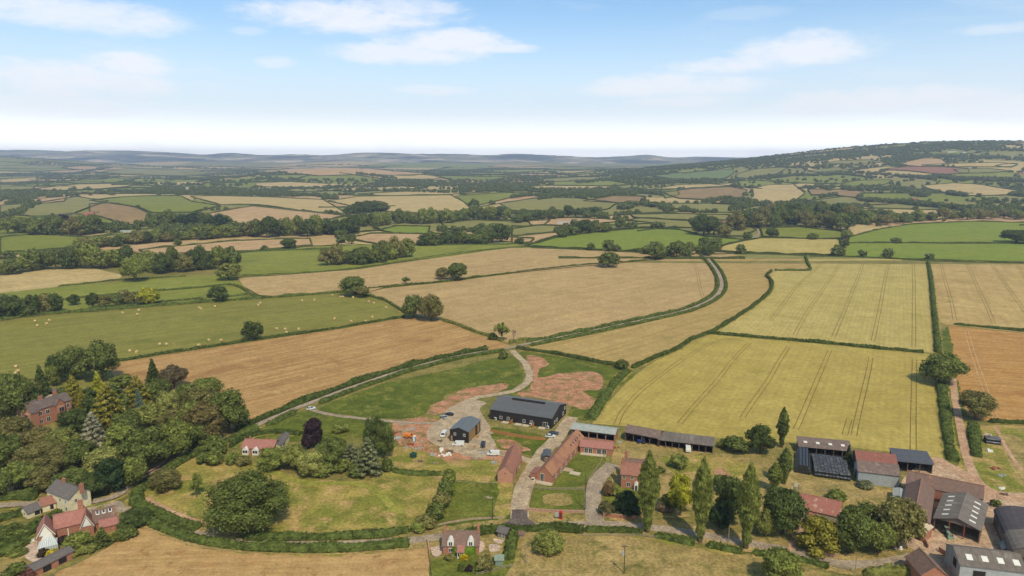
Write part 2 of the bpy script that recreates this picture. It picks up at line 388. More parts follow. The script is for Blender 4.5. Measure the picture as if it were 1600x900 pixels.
FM['tram'] = field_mat('wheel_marks', (124, 106, 56), (138, 118, 64), None, None, 2, 0.3, 10, 1.5)
FM['tramlight'] = field_mat('light_wheel_marks', (196, 160, 118), (206, 172, 130), None, None, 2, 0.3, 10, 1.5)

# ------------------------------------------------------------------ far countryside as a patchwork of fields
FIELDS = [  # material, photo outline; the order is the stacking order
 ('olive', [(0,335),(0,322),(60,318),(120,308),(170,315),(140,325),(115,335),(60,340)]),
 ('green', [(140,314),(200,308),(283,307),(300,316),(345,323),(300,333),(240,334),(215,325),(180,320)]),
 ('brownp', [(140,320),(175,318),(215,326),(232,334),(228,352),(200,353),(165,342),(140,335)]),
 ('tanfar', [(298,308),(340,307),(420,309),(505,313),(542,335),(500,334),(400,321),(345,321)]),
 ('pink', [(305,339),(395,323),(460,330),(542,338),(500,347),(440,352),(365,354),(320,345)]),
 ('pink', [(50,312),(105,308),(100,316),(55,320)]),
 ('tanfar', [(512,315),(560,308),(705,306),(722,314),(737,328),(700,336),(660,334),(600,331),(545,322)]),
 ('tanfar', [(560,304),(640,300),(750,298),(770,301),(700,305),(600,307)]),
 ('green', [(708,308),(790,302),(832,302),(785,313),(738,324),(724,316)]),
 ('olive', [(738,326),(800,316),(850,309),(905,311),(965,318),(950,328),(900,334),(830,330),(780,334)]),
 ('tanfar', [(735,327),(780,319),(800,330),(820,342),(790,346),(745,338)]),
 ('brownp', [(912,315),(960,307),(1010,308),(1000,318),(960,318)]),
 ('pink', [(460,264),(500,262),(575,264),(640,270),(668,273),(640,276),(560,274),(500,276),(450,272),(410,272),(420,266)]),
 ('tanfar', [(600,276),(660,274),(690,277),(680,281),(610,281)]),
 ('tanfar', [(400,287),(450,285),(515,288),(510,294),(440,294),(400,292)]),
 ('olive', [(155,270),(200,264),(300,266),(335,273),(290,276),(200,274)]),
 ('tanfar', [(0,282),(55,277),(60,283),(20,288),(0,288)]),
 ('tanfar', [(55,296),(120,289),(210,288),(200,293),(130,298),(65,301)]),
 ('green', [(100,285),(180,279),(215,280),(180,286),(120,288)]),
 ('olive', [(0,292),(55,292),(50,298),(0,299)]),
 ('ley', [(1018,276),(1050,272),(1110,268),(1145,265),(1147,271),(1130,281),(1070,283)]),
 ('olive', [(1150,273),(1180,265),(1232,262),(1215,272),(1175,280),(1152,279)]),
 ('brownp', [(1036,302),(1080,296),(1142,293),(1168,298),(1160,309),(1110,314),(1060,311)]),
 ('green', [(1035,300),(1058,296),(1062,305),(1040,311)]),
 ('tanfar', [(1010,298),(1060,290),(1130,288),(1150,287),(1140,292),(1060,296)]),
 ('tanfar', [(1175,296),(1200,290),(1240,289),(1258,303),(1240,315),(1225,320),(1195,320),(1165,318),(1178,306)]),
 ('brownp', [(1262,297),(1320,296),(1352,301),(1340,310),(1300,306),(1268,306)]),
 ('olive', [(1272,314),(1320,308),(1345,312),(1400,314),(1390,320),(1330,322),(1285,328),(1275,322)]),
 ('green', [(1290,291),(1340,283),(1396,282),(1380,290),(1310,293)]),
 ('tanfar', [(1440,291),(1490,287),(1530,289),(1592,299),(1570,306),(1500,307),(1462,299)]),
 ('pink', [(1404,259),(1420,253),(1445,248),(1470,249),(1483,259),(1440,261)]),
 ('redsoil', [(1376,266),(1420,261),(1470,262),(1512,264),(1515,271),(1475,274),(1420,268)]),
 ('tanfar', [(1440,259),(1560,255),(1590,258),(1580,262),(1500,262)]),
 ('tanfar', [(1555,260),(1580,256),(1592,258),(1578,263)]),
 ('olive', [(1285,257),(1310,252),(1360,251),(1385,254),(1340,258)]),
 ('olive', [(1262,268),(1300,263),(1345,259),(1356,262),(1320,266),(1280,271)]),
 ('olive', [(1490,266),(1540,264),(1580,268),(1550,271),(1500,272)]),
 ('pink', [(540,374),(580,366),(640,366),(700,367),(770,370),(835,374),(828,381),(790,383),(700,384),(600,384)]),
 ('bright', [(592,361),(620,354),(672,355),(668,367),(620,366)]),
 ('olive', [(690,350),(740,345),(800,347),(860,345),(850,352),(790,360),(700,360)]),
 ('pink', [(820,340),(870,341),(940,343),(1030,350),(960,353),(880,354),(830,353)]),
 ('pink', [(800,371),(860,365),(905,363),(860,372),(832,382),(800,382)]),
 ('olive', [(800,355),(860,353),(905,358),(850,366),(800,370)]),
 ('olive', [(930,352),(1000,342),(1075,345),(1085,357),(1000,357),(950,360)]),
 ('olive', [(985,336),(1060,335),(1140,337),(1135,345),(1070,346),(990,341)]),
 ('olive', [(1130,352),(1165,351),(1182,360),(1160,371),(1105,371),(1110,360)]),
 ('green', [(0,372),(60,366),(130,372),(190,368),(255,363),(245,373),(180,381),(120,386),(60,396),(0,400)]),
 ('olive', [(200,362),(250,358),(245,372),(180,376),(130,374)]),
 ('pink', [(218,392),(260,387),(300,384),(360,378),(430,375),(484,374),(488,385),(440,390),(370,396),(300,399),(235,403)]),
 ('olive2', [(374,398),(440,390),(520,385),(600,383),(700,381),(790,379),(820,384),(760,391),(720,397),(640,408),(560,420),(430,431),(378,432),(360,420)]),
 ('tan', [(372,436),(440,431),(560,422),(640,410),(720,399),(800,388),(870,390),(940,393),(1012,397),(1015,407),(950,413),(860,421),(760,432),(680,441),(600,450),(575,458),(545,456),(490,460),(430,464),(405,462),(380,448)]),
 ('bright', [(820,386),(860,374),(920,365),(1000,358),(1062,360),(1100,371),(1168,376),(1130,384),(1095,388),(1060,394),(960,393)]),
 ('wheat2', [(1114,394),(1130,385),(1160,378),(1190,373),(1312,375),(1316,400),(1250,399),(1180,397)]),
 ('green', [(1188,358),(1250,356),(1316,363),(1322,374),(1250,374),(1192,371)]),
 ('bright', [(1325,381),(1326,372),(1370,360),(1420,352),(1520,347),(1600,349),(1650,350),(1650,382),(1480,381)]),
 ('bright', [(1316,400),(1325,380),(1480,382),(1650,382),(1650,411),(1500,407),(1400,404)]),
 ('tanfar', [(1340,340),(1420,337),(1500,337),(1480,343),(1400,347)]),
 ('tanfar', [(0,430),(60,422),(150,420),(192,430),(184,438),(110,447),(60,452),(0,458)]),
 ('olive2', [(0,458),(100,447),(200,439),(300,431),(362,430),(400,464),(330,472),(200,480),(90,490),(0,497),(0,480)]),
]
MIDF = [
 ('meadow', [(-60,512),(90,491),(180,487),(260,478),(340,472),(405,467),(480,461),(545,457),(600,470),(630,490),(640,496),(530,513),(400,533),(300,547),(205,562),(183,570),(170,600),(60,640),(-60,640)]),
 ('stubble', [(170,572),(205,562),(300,547),(400,533),(530,513),(640,496),(690,500),(740,520),(800,541),(720,556),(640,571),(560,592),(500,613),(440,636),(372,672),(300,650),(190,610)]),
 ('tan', [(576,456),(600,451),(680,441),(760,432),(860,421),(950,413),(1010,408),(1085,400),(1104,412),(1116,432),(1116,452),(1098,470),(1060,485),(960,508),(880,524),(830,533),(800,538),(740,518),(690,500),(640,490)]),
 ('strip', [(816,545),(880,532),(960,516),(1060,492),(1110,475),(1131,452),(1128,430),(1112,408),(1106,398),(1180,397),(1259,401),(1264,423),(1212,424),(1203,432),(1204,455),(1180,479),(1120,519),(1060,548),(1020,562),(988,578),(960,572),(900,558),(840,549)]),
 ('wheat', [(925,662),(950,630),(985,592),(1020,566),(1060,548),(1112,521),(1160,525),(1300,538),(1430,550),(1459,554),(1470,610),(1476,660),(1482,722),(1455,716),(1395,707),(1330,699),(1245,692),(1180,690),(1100,682),(1000,668)]),
 ('wheat2', [(1112,521),(1203,462),(1210,448),(1204,430),(1214,423),(1268,424),(1262,401),(1325,401),(1450,408),(1458,480),(1463,552),(1380,545),(1300,538),(1160,525)]),
 ('gold', [(1450,408),(1520,409),(1660,412),(1660,526),(1600,520),(1540,514),(1478,507),(1462,500),(1456,450)]),
 ('orange', [(1480,509),(1540,515),(1600,521),(1660,527),(1660,668),(1600,663),(1545,660),(1512,648),(1494,600),(1486,560)]),
]
taken = []
def is_taken(x, y): return any(bx[0] <= x <= bx[1] and bx[2] <= y <= bx[3] and inpoly(x, y, pl) for pl, bx in taken)
def put_fields(lst, base):
    res = []
    for k, (mk, pp) in enumerate(lst):
        w = [(p.x, p.y) for p in wpts(pp)]
        taken.append((w, (min(p[0] for p in w), max(p[0] for p in w), min(p[1] for p in w), max(p[1] for p in w))))
        res.append(drape('field', w, FM[mk], base + 0.004 * k if len(lst) < 20 else (base + 0.001 * k if max(p[1] for p in w) < 900 else base + 0.42 + 0.008 * k)))
    return res
put_fields(FIELDS, 0.02)
mid = put_fields(MIDF, 0.05)
# random cells elsewhere beyond 900 m
cells = []; rnd = random.Random(11); y = 900.0
while y < 8200:
    step = 150 + y * 0.055; w = y * 0.86 + 150; x = -w + rnd.uniform(0, step)
    while x < w: cells.append((x + rnd.uniform(-.4, .4) * step, y + rnd.uniform(-.42, .42) * step * 1.1)); x += step * 1.25
    y += step * 1.05
def clip(poly, mx, my, nx, ny):
    out = []; n = len(poly)
    for i in range(n):
        a, b = poly[i], poly[(i + 1) % n]
        da = (a[0] - mx) * nx + (a[1] - my) * ny; db = (b[0] - mx) * nx + (b[1] - my) * ny
        if da <= 0: out.append(a)
        if da * db < 0: t = da / (da - db); out.append((a[0] + (b[0] - a[0]) * t, a[1] + (b[1] - a[1]) * t))
    return out
cellmats = ['tanfar', 'olive', 'olive2', 'olive', 'green', 'pink', 'tanfar', 'olive', 'olive2', 'olive', 'tanfar', 'tan']
bm = bmesh.new(); cell_edges = []; wood_cells = []; used_mats = sorted(set(cellmats))
for i, (cx, cy) in enumerate(cells):
    r = 400 + cy * 0.12
    poly = [(cx - r, cy - r), (cx + r, cy - r), (cx + r, cy + r), (cx - r, cy + r)]
    near = sorted(cells, key=lambda q: (q[0] - cx) ** 2 + (q[1] - cy) ** 2)[1:13]
    for q in near:
        nx, ny = q[0] - cx, q[1] - cy; poly = clip(poly, (q[0] + cx) / 2, (q[1] + cy) / 2, nx, ny)
        if len(poly) < 3: break
    if len(poly) >= 3: poly = clip(poly, 0, 862, 0, -1)
    if len(poly) < 3: continue
    vs = [bm.verts.new((p[0], p[1], 0)) for p in poly]; f = bm.faces.new(vs)
    f.material_index = used_mats.index(rnd.choice(cellmats))
    if rnd.random() < 0.2: wood_cells.append(poly)
    for k in range(len(poly)): cell_edges.append((poly[k], poly[(k + 1) % len(poly)]))
for ax, lo, hi in ((0, -7800, 7800), (1, 700, 9000)):
    k = lo
    while k < hi:
        co = [0, 0, 0]; no = [0, 0, 0]; co[ax] = k; no[ax] = 1
        bmesh.ops.bisect_plane(bm, geom=bm.verts[:] + bm.edges[:] + bm.faces[:], plane_co=co, plane_no=no); k += 60 if (ax == 1 and k < 3000) or ax == 0 and abs(k) < 3000 else 110
for v in bm.verts: v.co.z = hgt(v.co.x, v.co.y) + 0.25 + max(0, v.co.y - 850) * 0.0004
bmesh.ops.recalc_face_normals(bm, faces=bm.faces)
if sum(f.normal.z for f in bm.faces) < 0: bmesh.ops.reverse_faces(bm, faces=bm.faces)
me = bpy.data.meshes.new('far_farmland'); bm.to_mesh(me); bm.free()
for k in used_mats: me.materials.append(FM[k])
tag(link('far_farmland', me), kind='structure')

# near paddocks, lawns, yards (flat ground: sheets one above another)
NEAR = [
 ('green', 0.04, [(500,641),(520,628),(600,600),(700,578),(790,556),(806,560),(817,580),(812,600),(790,610),(750,606),(700,615),(680,636),(650,652),(600,654),(540,648)], 'rough'),
 ('grass', 0.04, [(380,682),(430,662),(480,643),(520,648),(600,656),(640,662),(610,672),(520,690),(440,690)], 'rough'),
 ('grass', 0.03, [(806,556),(830,549),(900,560),(990,580),(960,612),(928,655),(890,650),(888,632),(850,622),(790,618),(822,605),(828,585)], 'rough'),
 ('bare_earth', 0.05, [(822,555),(850,560),(852,573),(838,582),(845,590),(880,583),(925,582),(945,590),(938,605),(915,612),(928,625),(925,640),(890,636),(850,622),(812,620),(832,600),(828,580)], 'bare'),
 ('bare_earth', 0.06, [(665,645),(690,626),(730,608),(780,600),(795,606),(760,618),(725,632),(700,646)], 'bare'),
 ('bare_earth', 0.06, [(608,670),(640,654),(690,658),(760,690),(800,708),(795,726),(720,724),(690,735),(650,705),(620,690)], 'bare'),
 ('gravel_yard', 0.07, [(690,654),(704,636),(740,626),(760,630),(750,640),(766,668),(775,690),(765,712),(735,714),(700,702),(672,690),(668,672)], 'gravel'),
 ('grass', 0.08, [(770,668),(850,682),(858,700),(838,712),(800,706),(776,694)], 'rough'),
 ('bare_earth', 0.09, [(780,690),(800,688),(828,702),(815,706),(790,700)], 'bare'),
 ('paddock', 0.03, [(220,775),(290,722),(380,722),(470,745),(560,752),(640,740),(700,742),(700,780),(650,822),(600,832),(500,838),(430,830),(310,820),(240,798)], 'tuss'),
 ('paddock', 0.035, [(560,742),(612,700),(660,705),(700,720),(780,720),(776,760),(700,760),(640,746)], 'tuss'),
 ('grass', 0.05, [(700,755),(770,755),(800,765),(800,808),(770,815),(660,828),(690,790)], 'rough'),
 ('lawn', 0.07, [(708,776),(768,774),(768,806),(706,812)], 'lawn'),
 ('dry_grass', 0.06, [(776,726),(795,726),(802,760),(796,800),(776,812),(778,760)], 'tuss'),
 ('lawn', 0.06, [(865,758),(905,710),(945,714),(940,735),(915,758)], 'lawn'),
 ('lawn', 0.06, [(828,762),(915,764),(920,795),(860,800),(826,796)], 'lawn'),
 ('bare_earth', 0.07, [(848,776),(866,771),(888,774),(894,783),(880,791),(858,789)], 'dry'),
 ('grass', 0.05, [(826,800),(920,802),(912,812),(860,816),(834,810)], 'dry'),
 ('orchard_grass', 0.03, [(955,715),(980,690),(1110,708),(1180,705),(1250,740),(1340,756),(1400,765),(1400,800),(1300,790),(1240,790),(1190,800),(1000,810),(950,790),(955,750)], 'dry'),
 ('orchard_grass', 0.05, [(1040,715),(1110,712),(1160,722),(1190,740),(1130,752),(1060,745)], 'tuss'),
 ('field', 0.03, [(700,905),(800,862),(812,835),(900,832),(1010,838),(1080,855),(1180,872),(1260,888),(1320,930),(1300,1000),(700,1000)], 'dry'),
 ('field', 0.03, [(60,1000),(80,905),(120,882),(170,855),(200,832),(232,826),(280,838),(340,852),(450,862),(560,864),(664,852),(672,880),(700,1000)], 'stubble_dry'),
 ('lawn', 0.05, [(672,880),(750,866),(800,862),(800,885),(700,1000),(690,960)], 'lawn'),
 ('grass', 0.05, [(750,845),(792,838),(800,865),(752,872)], 'dry'),
 ('paving', 0.09, [(674,842),(694,840),(690,866),(676,868)], 'paving'),
 ('paving', 0.09, [(750,846),(757,850),(755,862),(746,862)], 'paving'),
 ('paving', 0.08, [(765,851),(781,853),(780,861),(766,862)], 'paving'),
 ('paving', 0.09, [(772,842),(790,846),(788,851),(774,848)], 'paving'),
 ('paving', 0.09, [(880,730),(896,734),(892,738),(878,735)], 'gravel'),
 ('lawn', 0.04, [(1500,740),(1515,700),(1510,670),(1600,665),(1660,680),(1660,810),(1570,782)], 'tuss'),
 ('dry_grass', 0.05, [(1560,680),(1600,690),(1600,760),(1585,740),(1570,710)], 'dry'),
 ('grass', 0.04, [(1460,560),(1481,510),(1490,560),(1505,640),(1505,700),(1480,725),(1470,640)], 'rough'),
 ('farmyard', 0.05, [(1330,878),(1390,862),(1420,838),(1440,800),(1420,775),(1410,750),(1460,715),(1500,735),(1545,765),(1660,792),(1660,1000),(1480,1000),(1440,884),(1380,892)], 'concrete'),
 ('garden', 0.04, [(-40,860),(20,850),(50,870),(90,905),(60,1000),(-60,1000)], 'dry'),
 ('garden_paving', 0.08, [(36,850),(60,846),(66,868),(60,880),(40,872)], 'paving'),
 ('yard', 0.06, [(120,795),(180,782),(205,800),(195,815),(160,806),(130,806)], 'asphalt'),
 ('grass', 0.05, [(1190,842),(1240,850),(1300,868),(1270,872),(1180,850)], 'dry'),
 ('farm_garden', 0.06, [(940,765),(960,755),(1000,770),(1000,800),(960,802)], 'lawn'),
 ('bare_earth', 0.08, [(1113,736),(1130,733),(1142,738),(1134,745),(1118,743)], 'bare'),
 ('grass', 0.05, [(40,632),(90,620),(110,640),(60,650)], 'lawn'),
]
for (nm, off, pp, mk) in NEAR:
    w = [P(*p) for p in pp]; cen = sum((Vector((p.x, p.y, 0)) for p in w), Vector()) / len(w)
    w = smooth_line([Vector((p.x, p.y, 0)) for p in w], 5, True)
    if mk in ('bare', 'tuss', 'dry', 'rough', 'dirt'):
        amp = 3.2 if mk == 'bare' else 1.6
        w = resample(w + [w[0]], 2.0)[:-1]
        w = [p + Vector((mnoise.noise(p * .12 + Vector((0, 0, 5))) + .5 * mnoise.noise(p * .4), mnoise.noise(p * .12 + Vector((9, 0, 5))) + .5 * mnoise.noise(p * .4 + Vector((4, 4, 0))), 0)) * amp for p in w]
    w = [(p.x, p.y) for p in w]
    drape({'green': 'grass'}.get(nm, nm), w, FM[mk], 0.10 + off * 0.1 + 0.002 * NEAR.index((nm, off, pp, mk)))

# roads and tracks
ROADS = [
 ('road', 'asphalt', 4.0, [(1440,868),(1380,880),(1320,882),(1280,873),(1230,860),(1150,846),(1080,833),(1020,825),(960,820),(900,820),(830,823),(780,827),(720,834),(660,843),(600,848),(500,852),(420,850),(350,846),(310,836),(262,820),(222,806),(190,796)]),
 ('road', 'asphalt', 3.7, [(-40,796),(0,792),(60,789),(130,787),(178,778),(205,758),(235,739),(270,719),(330,694),(378,679),(412,661),(480,633),(560,603),(640,577),(720,557),(790,546),(830,537),(900,523),(1000,502),(1070,486),(1112,468),(1127,450),(1124,430),(1112,412),(1099,398),(1090,391)]),
 ('road', 'asphalt', 4.2, [(1087,393),(1090,389),(1108,384),(1140,378),(1170,374),(1184,368),(1186,363),(1180,357),(1172,352)]),
 ('driveway', 'gravel', 6.4, [(812,824),(812,806),(813,785),(818,762),(832,735),(850,706),(868,688),(882,668),(894,652)]),
 ('tarmac_bellmouth', 'tarmac', 8.5, [(812,824),(812,817),(812,812),(812,806),(812,797)]),
 ('track', 'gravel', 4.2, [(800,548),(808,556),(820,568),(827,584),(824,597),(806,610),(775,617),(745,622),(722,632),(706,648),(694,664),(690,680),(700,694),(740,702),(780,708),(812,716),(835,724)]),
 ('track', 'asphalt', 2.6, [(486,641),(520,649),(580,656),(640,661),(690,662)]),
 ('driveway', 'asphalt', 6.0, [(934,822),(928,806),(926,785),(928,762),(938,745),(950,733),(958,726)]),
 ('farm_track', 'dirt', 3.4, [(1560,790),(1535,762),(1518,735),(1509,708),(1503,680),(1497,650),(1492,620),(1488,590)]),
 ('farm_track', 'dirt', 6.0, [(1455,716),(1480,728),(1515,748),(1545,768),(1590,780),(1660,792)]),
 ('church_path', 'dirt', 2.0, [(1236,862),(1240,845),(1250,832),(1256,822)]),
 ('path', 'dirt', 1.6, [(1596,735),(1575,705),(1562,680),(1555,668)]),
 ('path', 'gravel', 3.4, [(866,689),(880,700),(890,690)]),
]
road_lines = []
for k, (nm, mk, w, pp) in enumerate(ROADS):
    ln = smooth_line(wpts(pp), 8)
    road_lines.append(ln)
    ribbon(nm, ln, ([13 - 7.5 * min(1, i / (len(ln) * .55)) for i in range(len(ln))] if nm == 'tarmac_bellmouth' else w), FM[mk], (0.27 if nm == 'tarmac_bellmouth' else 0.21 + 0.004 * k) if max(p.y for p in ln) < 900 else 0.62, jit=0.12, seed=k)
ribbon('mown_path', smooth_line(wpts([(400,730),(422,736),(460,750),(484,755.6),(520,755.6),(570,759),(596,775),(612,792),(632,806)]), 8), 3.0, FM['mown'], 0.20, jit=0.5)
ribbon('mown_path', smooth_line(wpts([(228,778),(246,788),(270,800),(300,812),(325,820)]), 8), 1.6, FM['dirt'], 0.20, jit=0.3)
def verge(line, side, w, mk, seed):
    ln = []
    for i, p in enumerate(line):
        a = line[max(0, i - 1)]; b = line[min(len(line) - 1, i + 1)]; d = Vector((b.x - a.x, b.y - a.y)).normalized()
        ln.append(Vector((p.x - d.y * side, p.y + d.x * side, 0)))
    ribbon('grass_verge', ln, w, FM[mk], 0.195 + 0.002 * seed % 0.01, jit=0.4, seed=seed)
for sgn in (-1, 1):
    verge(road_lines[0], sgn * 3.6, 4.0, 'dry', 5 + sgn); verge(road_lines[1], sgn * 2.6, 2.0, 'tuss', 9 + sgn)

# wheel marks
TR = {4: [[(963,664),(968,652),(975,640),(997,615),(1025,592),(1062,565),(1095,545),(1122,532),(1150,530),(1162,534)],
          [(1062,662),(1087,632),(1120,595),(1150,557),(1172,535)], [(1160,653),(1175,630),(1200,595),(1216,567),(1232,542)],
          [(1243,671),(1250,657),(1272,605),(1285,575),(1297,547)], [(1334,681),(1340,652),(1350,610),(1357,580),(1361,558)],
          [(1427,704),(1427,662),(1428,600),(1429,562)], [(1320,680),(1327,655)]],
      5: [[(1205,500),(1222,478),(1245,447),(1270,425),(1288,408)], [(1242,523),(1265,482),(1292,444),(1316,408)], [(1302,527),(1320,485),(1338,440),(1350,408)],
          [(1364,533),(1374,485),(1382,442),(1389,410)], [(1428,543),(1428,500),(1428,440),(1427,411)]],
      6: [[(1492,501),(1486,470),(1477,440),(1470,411)], [(1553,506),(1540,475),(1525,444),(1511,412)], [(1620,514),(1600,485),(1571,444),(1550,414)], [(1640,480),(1605,438),(1590,415)]],
      2: [[(1100,468),(1094,450),(1088,420),(1080,405)]],
      7: [[(1510,517),(1518,545),(1528,575),(1543,618),(1556,655)]]}
for fi, lines in TR.items():
    V = MB()
    for ln in lines:
        w = smooth_line(wpts(ln), 6)
        for off in (-1.15, 1.15):
            prev = None
            for i, p in enumerate(w):
                a = w[max(0, i - 1)]; b = w[min(len(w) - 1, i + 1)]; d = Vector((b.x - a.x, b.y - a.y)).normalized(); nrm = Vector((-d.y, d.x, 0))
                hw = 0.21 + 0.06 * mnoise.noise(p * 0.2)
                l = Vector((p.x, p.y, 0)) + nrm * (off - hw); r_ = Vector((p.x, p.y, 0)) + nrm * (off + hw)
                l.z = hgt(l.x, l.y) + 0.13; r_.z = hgt(r_.x, r_.y) + 0.13
                if prev: V.add([prev[0], prev[1], r_, l], [(0, 1, 2, 3)])
                prev = (l, r_)
    V.obj('tramlines', FM['tramlight'] if fi == 7 else FM['tram'], mid[fi])

# ------------------------------------------------------------------ hedges
def leaf_cards(V, F, pts, nrms, size, rnd):
    for p, n in zip(pts, nrms):
        n = (n + Vector((rnd.uniform(-.7, .7), rnd.uniform(-.7, .7), rnd.uniform(-.4, .7)))).normalized()
        u = n.orthogonal().normalized(); a = rnd.uniform(0, 6.28); w = n.cross(u); u, w = u * math.cos(a) + w * math.sin(a), -u * math.sin(a) + w * math.cos(a)
        s = size * rnd.uniform(.6, 1.3); k = len(V)
        V += [tuple(p - u * s - w * s * .6), tuple(p + u * s - w * s * .7), tuple(p + u * s * .7 + w * s * .8), tuple(p - u * s * .8 + w * s * .7)]
        F.append((k, k + 1, k + 2, k + 3))
hseed = [0]
def hedge(label, pp, h=1.9, w=2.2, colr=(84, 96, 52), name='hedge', cards=True, world=False, wild=0.42):
    hseed[0] += 1; rnd = random.Random(hseed[0])
    ln = smooth_line(wpts(pp) if not world else pp, 5)
    dist = min(p.length for p in ln); step = 0.9 if dist < 520 else (1.6 if dist < 900 else 4.0)
    ln = resample(ln, step); o0 = ln[0].copy(); o0.z = hgt(o0.x, o0.y)
    prof = [(-.5, 0), (-.56, .35), (-.48, .72), (-.25, .95), (.0, 1.02), (.25, .95), (.48, .72), (.56, .35), (.5, 0)]
    V = []; F = []; n = len(prof)
    for i, p in enumerate(ln):
        a = ln[max(0, i - 1)]; b = ln[min(len(ln) - 1, i + 1)]; d = Vector((b.x - a.x, b.y - a.y, 0))
        d = d.normalized() if d.length > 0 else Vector((1, 0, 0)); nr = Vector((-d.y, d.x, 0))
        end = .35 if i in (0, len(ln) - 1) else 1
        hh = h * (1 + wild * mnoise.noise(Vector((p.x * .09, p.y * .09, hseed[0]))) * 1.6) * end
        ww = w * (1 + wild * mnoise.noise(Vector((p.x * .07, p.y * .07, 9 + hseed[0])))) * end
        for (c_, z) in prof:
            j = rnd.uniform(-.13, .13)
            q = Vector((p.x, p.y, 0)) + nr * (c_ * ww * (1 + j)) + d * rnd.uniform(-.3, .3) * step * .5
            V.append((q.x - o0.x, q.y - o0.y, hgt(p.x, p.y) - o0.z + z * hh * (1 + j) + (-0.3 if z == 0 else 0)))
        if i:
            for k in range(n - 1): a_ = (i - 1) * n + k; F.append((a_, a_ + 1, a_ + n + 1, a_ + n))
    F.append(tuple(range(n))); F.append(tuple(range(len(V) - 1, len(V) - n - 1, -1)))
    if cards and dist < 900:
        pts = []; nrm = []; per = 9 if dist < 400 else 4
        for i in range(len(ln) - 1):
            for _ in range(per):
                k = rnd.randrange(1, n - 1); q = Vector(V[i * n + k]); c_ = (k - 4) / 4.0
                d = ln[i + 1] - ln[i]; nr = Vector((-d.y, d.x, 0)).normalized()
                nn = (nr * c_ + Vector((0, 0, 1 - abs(c_) * .6))).normalized()
                pts.append(q + d * rnd.random() + nn * rnd.uniform(0, .22)); nrm.append(nn)
        leaf_cards(V, F, pts, nrm, .34 if dist < 400 else .5, rnd)
    me = bpy.data.meshes.new(name); me.from_pydata(V, [], F); me.materials.append(HEDGE)
    o = link(name, me); o.location = o0; o.color = C(colr, 1.05)
    return tag(o, label, 'hedge', 'hedges between the fields and along the lanes')
DK = (78, 90, 48); MD = (92, 104, 56); YL = (116, 118, 66)
